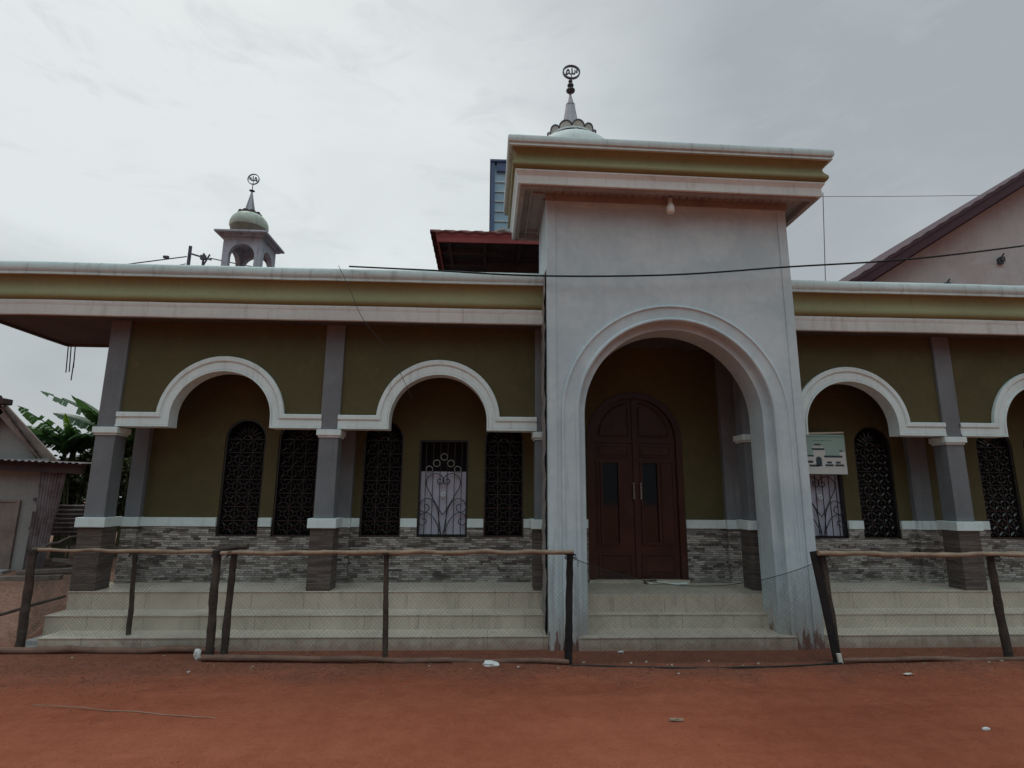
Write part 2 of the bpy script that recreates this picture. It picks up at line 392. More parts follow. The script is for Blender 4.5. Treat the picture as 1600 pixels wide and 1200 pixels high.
# pillars
def make_pillar(x):
    p = MB(); p.box(x, x+PW, 0, .215, 1.30, 2.27); p.box(x, x+PW, 0, .215, 2.355, ZS+.03)
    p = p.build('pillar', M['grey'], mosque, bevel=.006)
    MB().box(x-.022, x+PW+.022, -.022, .215+.022, ZF, 1.19).build('plinth_cladding', M['dadodark'], p, bevel=.004)
    MB().box(x-.052, x+PW+.052, -.052, .215+.052, 1.19, 1.30).build('plinth_band', M['trim'], p, bevel=.006)
    c = MB(); c.box(x-.012, x+PW+.012, -.012, .215+.012, 2.26, 2.285); c.box(x-.03, x+PW+.03, -.03, .215+.03, 2.285, 2.357)
    c.build('capital', M['trim'], p, bevel=.005)
    return p
for k in range(6): make_pillar(k*S)

# arched porch wall and its mouldings, one per bay
def arch_path(c, xl, xr, t):
    zc = 2.49; zb = 2.54-.172*t; Rr = .762-.162*t; rz = .762-.19*t
    a0 = math.asin(max(0, (zb-zc)/rz)) if zb > zc else 0
    pts = [(xl, zb), (c-Rr*math.cos(a0), zb)] + [(c-Rr*math.cos(a0+(pi-2*a0)*i/40), zc+rz*math.sin(a0+(pi-2*a0)*i/40)) for i in range(41)] + [(c+Rr*math.cos(a0), zb), (xr, zb)]
    return pts
PROF = [(0, .002), (0, .042), (.04, .05), (.30, .05), (.33, .04), (.37, .034), (.40, .03), (.43, .028), (.46, .036), (.84, .036), (.87, .028), (.9, .046), (1, .046), (1, -.15)]
def bay(k):
    xl, xr = k*S+PW, (k+1)*S; c = .5*(xl+xr)
    inner = arch_path(c, xl, xr, .96)
    poly = [(xl, 2.375)] + inner[1:-1] + [(xr, 2.375), (xr, ZS+.02), (xl, ZS+.02)]
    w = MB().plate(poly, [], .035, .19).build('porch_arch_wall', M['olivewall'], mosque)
    m = MB()
    ext = .018
    m.grid([[(x, .03-d, z) for x, z in arch_path(c, xl-ext, xr+ext, t)] for t, d in PROF])
    m.v = [(x+.004*mnoise.noise(Vector((x*3, z*3, 2))), y, z+.004*mnoise.noise(Vector((x*3, z*3, 5)))) for x, y, z in m.v]
    m.build('arch_moulding', M['trim'], w, smooth=35)
for k in range(5):
    if k != 2: bay(k)

# back wall with openings
W_ARCH = [(1.508), (2.20), (3.315), (4.916), (10.02), (11.78), (12.47)]
GATES = [4.115, 9.225]
DOORC, DOORH = 6.685, .655
holes = [arched(c, 1.04, .2625, 2.287, 2.55) for c in W_ARCH]
holes += [[(c-.325, 1.04), (c+.325, 1.04), (c+.325, 2.30), (c-.325, 2.30)] for c in GATES]
wl, wr = .125, XEND
outer = [(wl, ZF-.05), (DOORC-DOORH, ZF-.05)] + arc(DOORC, 2.335, DOORH, DOORH, pi, 0, 26) + [(DOORC+DOORH, ZF-.05), (wr, ZF-.05), (wr, ZS+.05), (wl, ZS+.05)]
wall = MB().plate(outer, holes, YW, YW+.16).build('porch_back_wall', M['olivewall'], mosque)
# lower cladding and white band, cut by windows and door
cuts = sorted([(c-.2625, c+.2625) for c in W_ARCH] + [(c-.325, c+.325) for c in GATES])
def dado(x0, x1):
    poly = [(x0, ZF-.02), (x1, ZF-.02), (x1, 1.165)]
    for a, b in reversed([q for q in cuts if x0 < q[0] < x1]): poly += [(b, 1.165), (b, 1.04), (a, 1.04), (a, 1.165)]
    poly += [(x0, 1.165)]
    MB().plate(poly, [], YW-.022, YW+.01).build('dado_cladding', M['dado'], wall)
    xs_ = [x0] + [v for q in cuts if x0 < q[0] < x1 for v in q] + [x1]
    for i in range(0, len(xs_), 2): MB().box(xs_[i], xs_[i+1], YW-.038, YW+.01, 1.165, 1.276).build('dado_band', M['trim'], wall, bevel=.005)
dado(.31, DOORC-DOORH); dado(DOORC+DOORH, XEND)
for x in (.125, 2.69, 7.87, 10.47, 13.1):
    pw_ = .185 if x < 1 else .256
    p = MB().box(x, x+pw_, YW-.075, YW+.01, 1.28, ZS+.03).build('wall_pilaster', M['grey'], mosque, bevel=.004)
    MB().box(x-.004, x+pw_+.004, YW-.095, YW+.005, ZF-.01, 1.165).build('pilaster_cladding', M['dado'], p)
    MB().box(x-.012, x+pw_+.012, YW-.108, YW+.005, 1.165, 1.28).build('pilaster_band', M['trim'], p, bevel=.005)
# body of the prayer hall behind the porch
hall = MB(); hall.box(.125, .20, YW+.16, 9.5, -.1, ZS+.3); hall.box(XEND-.15, XEND, YW+.16, 9.5, -.1, ZS+.3); hall.box(.2, XEND-.15, 9.35, 9.5, -.1, ZS+.3)
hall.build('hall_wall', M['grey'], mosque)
MB().box(.21, XEND-.16, YW+.32, YW+.36, 0, ZS).build('interior_shade_sheet', M['dark'], mosque)  # near-black sheet standing in for the shade inside the hall
MB().box(.125, .305, YW+.005, YW+.16, -.1, ZF-.05).build('footing', M['dadodark'], mosque)

# ventilation grille windows
def petal(m, cx, cz, ang, r0, r1, w, y, d):
    ca, sa = math.cos(ang), math.sin(ang)
    def P(r, s, yy): return (cx+ca*r-sa*s, yy, cz+sa*r+ca*s)
    rm = .5*(r0+r1)
    vs = [P(r0, 0, y+d*.7), P(rm, w, y+d), P(r1, 0, y+d*.7), P(rm, -w, y+d), P(rm, 0, y), P(r0, 0, y+d*2), P(rm, w, y+d*2), P(r1, 0, y+d*2), P(rm, -w, y+d*2)]
    m.add(vs, [(0, 1, 4), (1, 2, 4), (2, 3, 4), (3, 0, 4), (0, 5, 6, 1), (1, 6, 7, 2), (2, 7, 8, 3), (3, 8, 5, 0)])
def grille(c):
    hw, z0, sp, top = .2625, 1.04, 2.287, 2.55; y = YW+.035
    fr = MB()
    o = arched(c, z0, hw+.002, sp, top+.002, 24); i = arched(c, z0+.022, hw-.022, sp, top-.024, 24)
    fr.plate(o, [i], y-.02, y+.06)
    w = fr.build('grille_window', M['black'], mosque)
    m = MB(); nx, nz = 3, 7; cw = (2*hw-.044)/nx; ch = (sp-z0-.022)/nz; x0 = c-hw+.022
    for a in range(1, nx): m.box(x0+a*cw-.005, x0+a*cw+.005, y+.02, y+.05, z0+.02, sp)
    for b in range(1, nz+1): m.box(x0, c+hw-.022, y+.022, y+.048, z0+.022+b*ch-.005, z0+.022+b*ch+.005)
    for a in range(nx):
        for b in range(nz):
            cx, cz = x0+(a+.5)*cw, z0+.022+(b+.5)*ch
            for q in range(4):
                petal(m, cx, cz, pi/4+q*pi/2, .012, .105, .019, y-.004, .02)
                petal(m, cx, cz, q*pi/2, .05, .088, .013, y+.004, .016)
            ring = [(cx+.03*math.cos(t), y+.02, cz+.03*math.sin(t)) for t in [2*pi*j/10 for j in range(11)]]
            m.tube(ring, .007, 5, cap=False)
    for j in range(9):
        a = pi*(j+.5)/9
        petal(m, c, sp, a, .05, .215, .018, y, .02)
    m.tube([(c+.05*math.cos(pi*j/12), y+.02, sp+.05*math.sin(pi*j/12)) for j in range(13)], .012, 6)
    m.build('grille_tracery', M['black'], w)
for c in W_ARCH: grille(c)

# barred windows with scrollwork in front of a pale sheet
K = .00146
def catmull(pts, n=6):
    out = []; P = [pts[0]] + list(pts) + [pts[-1]]
    for i in range(1, len(P)-2):
        for j in range(n):
            t = j/n; q = []
            for d in range(len(P[0])):
                a, b, c, e = P[i-1][d], P[i][d], P[i+1][d], P[i+2][d]
                q.append(.5*((2*b)+(-a+c)*t+(2*a-5*b+4*c-e)*t*t+(-a+3*b-3*c+e)*t*t*t))
            out.append(tuple(q))
    return out + [pts[-1]]
def gate(c):
    fr = MB(); o = [(c-.327, 1.035), (c+.327, 1.035), (c+.327, 2.303), (c-.327, 2.303)]; i = [(c-.30, 1.055), (c+.30, 1.055), (c+.30, 2.275), (c-.30, 2.275)]
    fr.plate(o, [i], YW+.01, YW+.1)
    w = fr.build('barred_window', M['gateblack'], mosque)
    MB().box(c-.3, c+.3, YW+.075, YW+.082, 1.055, 1.885).build('window_sheet', M['panel'], w)
    m = MB(); y = YW+.03
    Q = lambda x, yy: (c+(x-295)*K, y, 1.045+(1135-yy)*K)
    for d in (-162, -97, -32, 33, 98, 163): m.box(c+d*K-.0045, c+d*K+.0045, y, y+.009, 1.05, 2.29)
    m.box(c-.31, c+.31, y, y+.01, 1.055, 1.075)
    def ring(px, py, r):
        m.tube([(Q(px, py)[0]+r*math.cos(t), y-.004, Q(px, py)[2]+r*math.sin(t)) for t in [2*pi*j/18 for j in range(19)]], .0065, 6, cap=False)
    heart = [(295, 945), (250, 880), (185, 765), (147, 695), (142, 640), (168, 598), (215, 580), (268, 592), (297, 632), (290, 665), (258, 672), (238, 650), (250, 628), (272, 634)]
    s1 = [(285, 1128), (268, 1010), (250, 900), (212, 830), (152, 800), (103, 828), (85, 880), (110, 915), (150, 917), (174, 885), (158, 853), (134, 862)]
    s2 = [(283, 1110), (250, 1030), (205, 957), (150, 926), (97, 945), (80, 990), (100, 1030), (132, 1030), (152, 1005), (140, 980), (116, 985)]
    for pts in (heart, s1, s2):
        for mir in (0, 1):
            m.tube([Q(590-x if mir else x, yy) for x, yy in catmull(pts, 5)], .0062, 6)
    m.build('scroll_bars', M['gateblack'], w)
    rg = MB()
    for t_ in ((305, 428), (238, 487), (367, 487), (173, 543), (430, 543)):
        c0 = Q(t_[0]-8, t_[1]); rg.tube([(c0[0]+.044*math.cos(q), y-.012, c0[2]+.044*math.sin(q)) for q in [2*pi*j/18 for j in range(19)]], .0068, 6, cap=False)
    rg.build('ring_ornament', M['ringmetal'], w, smooth=60)
    b = MB(); x_, _, z_ = Q(297, 765)
    b.tube([(x_+.024*math.cos(t), y-.008, z_+.024*math.sin(t)) for t in [2*pi*j/16 for j in range(17)]], .009, 6, cap=False)
    b.build('rosette', M['trim'], w, smooth=60)
for c in GATES: gate(c)

# entrance door
fr = MB(); yb = YW-.01
fr.plate([(DOORC-DOORH, ZF+.03)] + [(DOORC-DOORH, 2.335)] + arc(DOORC, 2.335, DOORH, DOORH, pi, 0, 30)[1:] + [(DOORC+DOORH, ZF+.03), (DOORC+DOORH-.085, ZF+.03)] + arc(DOORC, 2.335, DOORH-.085, DOORH-.085, 0, pi, 30) + [(DOORC-DOORH+.085, ZF+.03)], [], yb, YW+.12)
door = fr.build('entrance_door', M['redwood'], mosque, bevel=.006)
hw = DOORH-.085
def leaf(sgn):
    xa, xb = (DOORC-hw, DOORC-.004) if sgn < 0 else (DOORC+.004, DOORC+hw)
    zb, sp = ZF+.035, 2.335
    a0, a1 = (pi, pi/2+.008) if sgn < 0 else (pi/2-.008, 0)
    if sgn < 0: outl = [(xb, zb), (xa, zb)][::-1] + []
    out = ([(xa, zb), (xb, zb)] + [(xb, sp+hw-.002)] + arc(DOORC, sp, hw, hw, pi/2+.01, pi, 16)) if sgn < 0 else ([(xa, zb), (xb, zb)] + arc(DOORC, sp, hw, hw, 0, pi/2-.01, 16) + [(xa, sp+hw-.002)])
    gx0, gx1 = (6.245, 6.455) if sgn < 0 else (6.79, 6.99)
    gl = [(gx0, .98), (gx1, .98), (gx1, 2.02), (gx0, 2.02)]
    y0 = YW+.035
    d = MB().plate(out, [gl], y0, y0+.05)
    # raised mouldings
    def frame(x0, x1, z0, z1, w=.02, t=.014):
        d.box(x0, x1, y0-t, y0, z0, z0+w); d.box(x0, x1, y0-t, y0, z1-w, z1); d.box(x0, x0+w, y0-t, y0, z0+w, z1-w); d.box(x1-w, x1, y0-t, y0, z0+w, z1-w)
    frame(gx0-.03, gx1+.03, .95, 2.05, .028, .02)
    frame(xa+.06, xb-.06, .56, .84); d.box(xa+.11, xb-.11, y0-.012, y0, .61, .79)
    ox0, ox1 = (xa+.04, gx0-.05) if sgn < 0 else (gx1+.05, xb-.04)
    frame(ox0, ox1, .95, 2.05, .016)
    frame(xa+.07, xb-.07, 2.10, 2.26); d.box(xa+.10, xb-.10, y0-.012, y0, 2.13, 2.23)
    d.box(xa, xb, y0-.016, y0, 2.29, 2.335)
    # quarter-round panel over it
    r1, r2 = hw-.09, hw-.112
    aa = arc(DOORC, sp+.03, r1, r1, pi/2+.16, pi-.06, 14) if sgn < 0 else arc(DOORC, sp+.03, r1, r1, .06, pi/2-.16, 14)
    d.tube([(x, y0-.004, z) for x, z in aa], .013, 6)
    ex = DOORC+sgn*.075
    d.tube([(ex, y0-.004, sp+.05), (ex, y0-.004, sp+hw-.12)], .012, 6); d.tube([(ex, y0-.004, sp+.05), (DOORC+sgn*(hw-.1), y0-.004, sp+.05)], .012, 6)
    if sgn > 0: d.box(DOORC-.022, DOORC+.024, y0-.024, y0-.001, zb, sp+hw-.01)
    d.build('door_leaf', M['redwood'], door, bevel=.004)
    MB().box(gx0, gx1, y0+.02, y0+.026, .98, 2.02).build('door_glass', M['glass'], door)
    h = MB()
    for zz in (1.745, 1.70, 1.665, 1.63, 1.595, 1.56): h.lathe([(0, -.014), (.012, -.006), (.012, .006), (0, .014)], (DOORC+sgn*.048+.02, y0-.045, zz), 8)
    h.tube([(DOORC+sgn*.048+.02, y0-.045, 1.56), (DOORC+sgn*.048+.02, y0-.045, 1.75)], .006, 6); h.box(DOORC+sgn*.048+.012, DOORC+sgn*.048+.028, y0-.045, y0, 1.54, 1.555)
    h.build('door_handle', M['ringmetal'], door)
def glass():
    m, t, p, pos = base_mat('dark_door_glass')
    p.inputs['Base Color'].default_value = (.01, .01, .011, 1); p.inputs['Roughness'].default_value = .06; p.inputs['Specular IOR Level'].default_value = .5
    return m
M['glass'] = glass()
leaf(-1); leaf(1)
MB().box(DOORC-DOORH, DOORC+DOORH, YW-.06, YW+.1, ZF-.01, ZF+.03).build('door_sill', M['tile'], door, bevel=.004)

# soffit and porch ceiling
def plank_plate(m, x0, x1, y0, y1, z): m.box(x0, x1, y0, y1, z, z+.05)
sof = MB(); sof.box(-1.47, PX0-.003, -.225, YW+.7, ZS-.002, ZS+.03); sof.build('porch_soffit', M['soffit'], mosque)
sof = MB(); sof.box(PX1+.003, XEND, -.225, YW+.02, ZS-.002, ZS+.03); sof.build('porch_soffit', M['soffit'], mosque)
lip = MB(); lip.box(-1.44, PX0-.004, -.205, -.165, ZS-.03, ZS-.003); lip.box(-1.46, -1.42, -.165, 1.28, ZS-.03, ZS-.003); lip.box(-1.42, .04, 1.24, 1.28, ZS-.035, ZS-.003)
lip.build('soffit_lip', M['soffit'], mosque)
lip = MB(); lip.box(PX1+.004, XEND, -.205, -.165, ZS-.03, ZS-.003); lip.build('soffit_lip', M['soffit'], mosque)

# main cornice
FAS = [(-.07, 3.672), (.008, 3.672), (.012, 3.68), (.008, 3.79), (.012, 3.80), (.026, 3.835), (.026, 3.85), (.004, 3.85)]
COV = [(.004, 3.851), (.03, 3.862), (.045, 3.885), (.045, 3.92), (.028, 3.96), (.006, 4.0), (-.006, 4.05), (.0, 4.10), (.018, 4.14), (.03, 4.162)]
ROL = [(.03, 4.163), (.06, 4.165), (.06, 4.188), (.05, 4.195), (.066, 4.215), (.07, 4.245), (.066, 4.28), (.055, 4.31), (.04, 4.328), (.015, 4.335), (-.3, 4.336)]
CY = -.24
def densify(path, st=.33):
    out = []
    for p, q in zip(path, path[1:]):
        n = max(1, int((Vector(q)-Vector(p)).length/st))
        out += [(p[0]+(q[0]-p[0])*i/n, p[1]+(q[1]-p[1])*i/n) for i in range(n)]
    return out+[path[-1]]
def wobble(m, a=.006):
    m.v = [(x, y+a*.6*mnoise.noise(Vector((x*2.3, z*4, 7))), z+a*mnoise.noise(Vector((x*1.7, y*1.7, 1)))) for x, y, z in m.v]; return m
def cornice(path, name='cornice'):
    path = densify(path)
    m = wobble(MB().sweep(COV, path)); o = m.build('cornice', M['olive'], mosque, smooth=40)
    wobble(MB().sweep(FAS, path)).build('cornice_fascia', M['trim'], o, smooth=30)
    wobble(MB().sweep(ROL, path)).build('cornice_roll', M['trimtop'], o, smooth=40)
cornice([(-1.5, 1.32), (-1.5, CY), (PX0-.002, CY)])
cornice([(PX1+.002, CY), (XEND, CY)])
rs = MB(); rs.box(-1.35, XEND, -.1, 1.25, 4.0, 4.30); rs.box(-.35, XEND, 1.25, 9.6, 4.0, 4.28); rs.build('flat_roof', M['soffit'], mosque)
MB().box(-1.5, -.35, 1.25, 1.33, 3.70, 4.29).build('cornice_end', M['soffit'], mosque)

# ------------------------------------------------------------------ portico
por = holder('portico', (PC, PYF, 0), mosque)
ZSP = 2.49
ZT = 5.22
r1 = 1.135
poly = [(PX0, -.05), (PC-r1, -.05)] + arc(PC, ZSP, r1, r1, pi, 0, 48) + [(PC+r1, -.05), (PX1, -.05), (PX1, ZT), (PX0, ZT)]
pw = MB().plate(poly, [], PYF, -.25)
pw.box(PX0, PX0+.2, -.25, .32, 3.70, ZT); pw.box(PX1-.2, PX1, -.25, .32, 3.70, ZT); pw.box(PX0+.2, PX1-.2, .12, .32, 3.70, ZT)
pw.build('portico_wall', M['portico'], por)
r2 = 1.047
ring = [(PC-r1-.02, -.05), (PC-r2, -.05)] + arc(PC, ZSP, r2, r2, pi, 0, 48) + [(PC+r2, -.05), (PC+r1+.02, -.05)] + arc(PC, ZSP, r1+.02, r1+.02, 0, pi, 48)
MB().plate(ring, [], PYF+.082, -.24).build('arch_reveal', M['portico'], por)
def hoop(r, z0): return [(PC-r, z0)] + arc(PC, ZSP, r, r, pi, 0, 56) + [(PC+r, z0)]
am = MB()
am.grid([[(x, PYF-d, z) for x, z in hoop(r, -.04)] for r, d in ((1.325, -.004), (1.325, .022), (1.312, .03), (1.298, .03), (1.290, .016), (1.272, .012), (1.172, .012), (1.165, .024), (1.152, .034), (1.138, .034), (1.128, .024), (1.128, -.02))])
am.build('archway_moulding', M['portico'], por, smooth=35)
b = .105
MB().plate([(PX0, -.05), (PX0+b, -.05), (PX0+b, ZT-.17), (PX1-b, ZT-.17), (PX1-b, -.05), (PX1, -.05), (PX1, ZT-.02), (PX0, ZT-.02)], [], PYF-.016, PYF+.002).build('wall_border', M['portico'], por, bevel=.004)
# rough render along the joint between portico and wing
jr = MB(); pts = []
for i in range(60):
    z = -.03+4.3*i/59; pts.append((PX0-.012+R.uniform(-.012, .008), PYF+.14+R.uniform(-.03, .03), z))
rows = [[(p[0]-.008, PYF+.05+R.uniform(0, .03), p[2]), p, (p[0]+.004, -.1, p[2])] for p in pts]
jr.grid(rows); jr.build('rough_joint', M['housewall'], por)
# steps inside the archway
st = MB()
for (xa, xb, y0, y1, z0, z1) in ((PC-r2-.02, PC+r2+.02, -.03, YW-.05, .2, ZF), (PC-r2-.01, PC+r2+.01, Y1, -.03, -.05, Z2), (PC-r2, PC+r2, PYF+.07, Y1, -.05, Z1), (5.675, 8.015, PYF-.04, PYF+.07, -.05, Z1)):
    st.box(xa, xb, y0, y1, z0, z1-.014); st.box(xa, xb, y0-.008, y1, z1-.014, z1)
st.box(PX0+.01, PX1-.01, -.24, YW-.05, .1, ZF-.001)
st.build('portico_steps', M['tile'], por, bevel=.003)
# slatted ceiling inside
ce = MB(); ce.box(PX0+.01, PX1-.01, -.24, YW+.02, 3.625, 3.66)
n = 24
for i in range(n):
    x = PX0+.05+(PX1-PX0-.1)*i/n; ce.box(x+.004, x+(PX1-PX0-.1)/n-.004, -.235, YW+.01, 3.612, 3.625)
ce.build('portico_ceiling', M['soffit'], por)
# roof of the portico: stepped cornice on all four sides with a slatted soffit
E0, E1, F0, F1 = PX0-.355, PX1+.285, PYF-.30, .50
path = [(E0, F1), (E0, F0), (E1, F0), (E1, F1)]
PF = [(-.05, 5.18), (.012, 5.18), (.016, 5.19), (.012, 5.275), (.016, 5.285), (.045, 5.33), (.045, 5.346), (.03, 5.346)]
PCV = [(.03, 5.346), (.065, 5.365), (.08, 5.39), (.078, 5.42), (.055, 5.455), (.038, 5.49), (.036, 5.52), (.05, 5.55), (.075, 5.58), (.088, 5.60)]
PR = [(.088, 5.601), (.12, 5.603), (.12, 5.625), (.112, 5.632), (.132, 5.645), (.138, 5.67), (.134, 5.71), (.12, 5.732), (.09, 5.74), (-.4, 5.741)]
def tl_(m):
    m.v = [(x, y, z-.022-.0145*(x-E0)) for x, y, z in m.v]; return m
def up(prof, dz): return [(o, z+dz) for o, z in prof]
pr = tl_(MB().sweep(up(PCV, 0), path, True)).build('portico_roof', M['olive'], por, smooth=40)
tl_(MB().sweep(PF, path, True)).build('roof_fascia', M['trim'], por, smooth=30)
tl_(MB().sweep(PR, path, True)).build('roof_roll', M['trimtop'], por, smooth=40)
tl_(MB().box(E0+.2, E1-.2, F0+.2, F1-.2, 5.69, 5.738)).build('roof_deck', M['soffit'], por)
so = MB()
so.box(E0+.02, E1-.02, F0+.02, F0+.075, 5.155, 5.30); so.box(E0+.02, E0+.075, F0+.075, F1-.02, 5.155, 5.30); so.box(E1-.075, E1-.02, F0+.075, F1-.02, 5.155, 5.30)
so.box(E0+.02, E1-.02, F1-.075, F1-.02, 5.155, 5.30)
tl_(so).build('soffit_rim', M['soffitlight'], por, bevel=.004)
sl = MB()
sl.box(E0+.075, E1-.075, F0+.075, F1-.075, 5.235, 5.26)
x = E0+.08
while x < E1-.12:
    sl.box(x, x+.085, F0+.076, PYF-.02, 5.222, 5.235); x += .095
sl.box(PX0-.2, PX0-.175, F0+.08, F1-.08, 5.20, 5.235); sl.box(PX0-.03, PX0-.005, PYF+.1, F1-.08, 5.20, 5.235)
sl.box(PX0-.175, PX0-.03, PYF-.06, PYF-.03, 5.20, 5.235); sl.box(PX0-.175, PX0-.03, .3, .33, 5.20, 5.235)
sl.box(PX0-.02, PX1+.02, PYF-.03, PYF-.018, 5.14, 5.235)
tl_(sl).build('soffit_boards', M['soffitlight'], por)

# ------------------------------------------------------------------ domed tower above the hall
tw = holder('dome_tower', (PC, 6.5, 4.28), mosque)
TX0, TX1, TY0, TY1, TZ = 4.69, 9.0, 4.35, 8.65, 8.83
core = MB(); core.box(TX0+.06, TX1-.06, TY0+.06, TY1-.06, 6.67, TZ-.03); core.build('tower_core', M['bluepanel'], tw)
frm = MB()
for xx in (TX0, TX1-.12):
    for yy in (TY0, TY1-.12): frm.box(xx, xx+.075, yy, yy+.12, 6.67, TZ)
frm.box(TX0+.12, TX1-.12, TY0, TY0+.06, TZ-.22, TZ); frm.box(TX0, TX0+.06, TY0+.12, TY1-.12, TZ-.22, TZ); frm.box(TX1-.06, TX1, TY0+.12, TY1-.12, TZ-.22, TZ)
frm.box(TX0-.03, TX1+.03, TY0-.03, TY1+.03, TZ, TZ+.05)
for i in range(1, 6):
    xx = TX0+.12+(TX1-TX0-.24)*i/6; frm.box(xx-.05, xx+.05, TY0+.001, TY0+.058, 6.67, TZ-.22)
frm.build('tower_frame', M['blueframe'], tw, bevel=.006)
lv = MB()
z = 6.95
while z < TZ-.3:
    lv.box(TX0+.085, TX1-.13, TY0+.035, TY0+.062, z, z+.022); lv.box(TX0+.035, TX0+.062, TY0+.13, TY1-.13, z, z+.022); z += .235
lv.build('louvre_bar', M['domewhite'], tw)
# hipped tile roof round the tower, red fascia below it
hr = holder('hall_roof', (PC, 6.5, 4.28), mosque)
RX0, RX1, RY0, RY1, RZ = 3.53, 10.1, 3.6, 9.4, 6.60
f = MB().sweep([(-.04, 6.545), (0, 6.545), (.004, 6.60), (.01, 6.66), (.03, 6.70), (.03, 6.755), (-.03, 6.755)], [(RX0+.09, RY1), (RX0+.09, RY0), (RX1, RY0), (RX1, RY1)], True).build('eave_fascia', M['redpaint'], hr, smooth=30)
t = MB()
for side in range(4):
    for k in range(8):
        za, zb_ = 6.76+.055*k, 6.79+.055*(k+1); i0, i1 = .14*k-.05, .14*(k+1)-.02
        x0, x1, y0, y1 = RX0, RX1, RY0, RY1
        A = [(x0+i0, y0+i0), (x1-i0, y0+i0), (x1-i0, y1-i0), (x0+i0, y1-i0)]; B = [(x0+i1, y0+i1), (x1-i1, y0+i1), (x1-i1, y1-i1), (x0+i1, y1-i1)]
        a0, a1 = Vector(A[side]), Vector(A[(side+1) % 4]); b0, b1 = Vector(B[side]), Vector(B[(side+1) % 4])
        n = int((a1-a0).length/.075); ra, rb, rc = [], [], []
        for j in range(n+1):
            u = j/n; pa = a0.lerp(a1, u); pb = b0.lerp(b1, u); h = .018*math.cos(2*pi*u*n/4)
            ra.append((pa.x, pa.y, za-.035+h)); rb.append((pa.x, pa.y, za+h)); rc.append((pb.x, pb.y, zb_+h))
        t.grid([ra, rb, rc])
t.build('roof_tiles', M['redtile'], hr)
u = MB(); u.box(RX0+.14, RX1-.06, RY0+.03, RY1-.06, 6.62, 6.66)
for i in range(9):
    xx = RX0+.3+i*.72; u.box(xx, xx+.06, RY0+.03, RY0+1.4, 6.54, 6.62)
for i in range(5): u.box(RX0+.14, RX1-.1, RY0+.2+i*.26, RY0+.24+i*.26, 6.60, 6.622)
for i in range(8): u.box(RX0+.14, RX0+1.3, RY0+.5+i*.65, RY0+.56+i*.65, 6.535, 6.62)
u.build('roof_underside', M['underroof'], hr)
MB().box(4.6, 9.1, 4.7, 8.6, 4.28, 6.62).build('hall_upper_wall', M['underroof'], hr)
rb = MB()
rb.lathe([(0, 0), (.13, .02), (.16, .08), (.12, .15), (0, .17)], (4.95, 4.2, 6.98), 9); rb.lathe([(0, 0), (.1, .02), (.13, .07), (.08, .12), (0, .13)], (5.2, 4.12, 6.97), 8)
rb.box(5.0, 5.6, 4.0, 4.2, 6.93, 7.03)
rb.build('ridge_mortar', M['housewall'], hr, bevel=.02)

# lettering of the finials: alif, two lams joined to a closed ha, drawn as bent metal strips
ALLAH = [[(.62, -.05), (.62, .0), (.62, .42)],
         [(.40, .36), (.42, .0), (.33, -.20), (.20, -.22), (.12, -.05)],
         [(.08, .62), (.08, .10), (.02, -.22), (-.12, -.26), (-.22, -.10)],
         [(-.22, -.10), (-.26, .18), (-.36, .36), (-.48, .20), (-.56, -.12), (-.58, -.32), (-.44, -.30), (-.34, -.12), (-.22, -.22)]]
def emblem(name, c, rx, rz, w, mat, parent, flip=1, wm=1.):
    m = MB()
    n = 28
    for j in range(n):
        pass
    rows = []
    for (dr, dy) in ((0, -w*.9), (w*1.1, -w*.9), (w*1.1, w*.9), (0, w*.9), (0, -w*.9)):
        rows.append([(c[0]+(rx-dr)*math.cos(2*pi*j/n), c[1]+dy, c[2]+(rz-dr)*math.sin(2*pi*j/n)) for j in range(n)])
    m.grid(rows, closed=True)
    for st_ in ALLAH:
        pts = catmull(st_, 4)
        m.tube([(c[0]+flip*x*rx, c[1], c[2]+z_*rz-.02*rz) for x, z_ in pts], [w*wm*(.55+.6*math.sin(pi*min(1, .15+.8*i/len(pts)))) for i in range(len(pts))], 6)
    m.box(c[0]-w*.35, c[0]+w*.35, c[1]-w*.35, c[1]+w*.35, c[2]-rz, c[2]-.2*rz)
    return m.build(name, mat, parent, smooth=50)
# main dome
DX, DY = 6.84, 6.5
dm = holder('dome', (DX, DY, TZ+.05), tw.parent)
prof = []
for i in range(17):
    a = -.35+(pi/2+.35)*i/16; prof.append((1.32*math.cos(a), 9.78+1.16*math.sin(a)))
prof = [(1.0, 8.88), (1.0, 9.5), (1.15, 9.55)] + prof
MB().lathe([(r, z_) for r, z_ in prof], (DX, DY, 0), 40).build('dome_shell', M['domewhite'], dm, smooth=40)
cr = MB(); n = 144
rows = []
for (rr, dz) in ((.80, .02), (.74, .05), (.74, .05), (.62, .055), (.36, .10)):
    pass
def petals(m, c, ra, rb_, z0, z1, lobes, amp, th):
    n = lobes*10; r0, rt, rbm = [], [], []
    for j in range(n):
        a = 2*pi*j/n; k = abs(math.sin(a*lobes/2))**.7
        r = ra+amp*k; zz = z0+.12*amp*k
        r0.append((c[0]+rb_*math.cos(a), c[1]+rb_*math.sin(a), c[2]+z1)); rt.append((c[0]+r*math.cos(a), c[1]+r*math.sin(a), c[2]+zz+th*.3)); rbm.append((c[0]+r*math.cos(a)*.985, c[1]+r*math.sin(a)*.985, c[2]+zz-th))
    m.grid([r0, rt, rbm], closed=True)
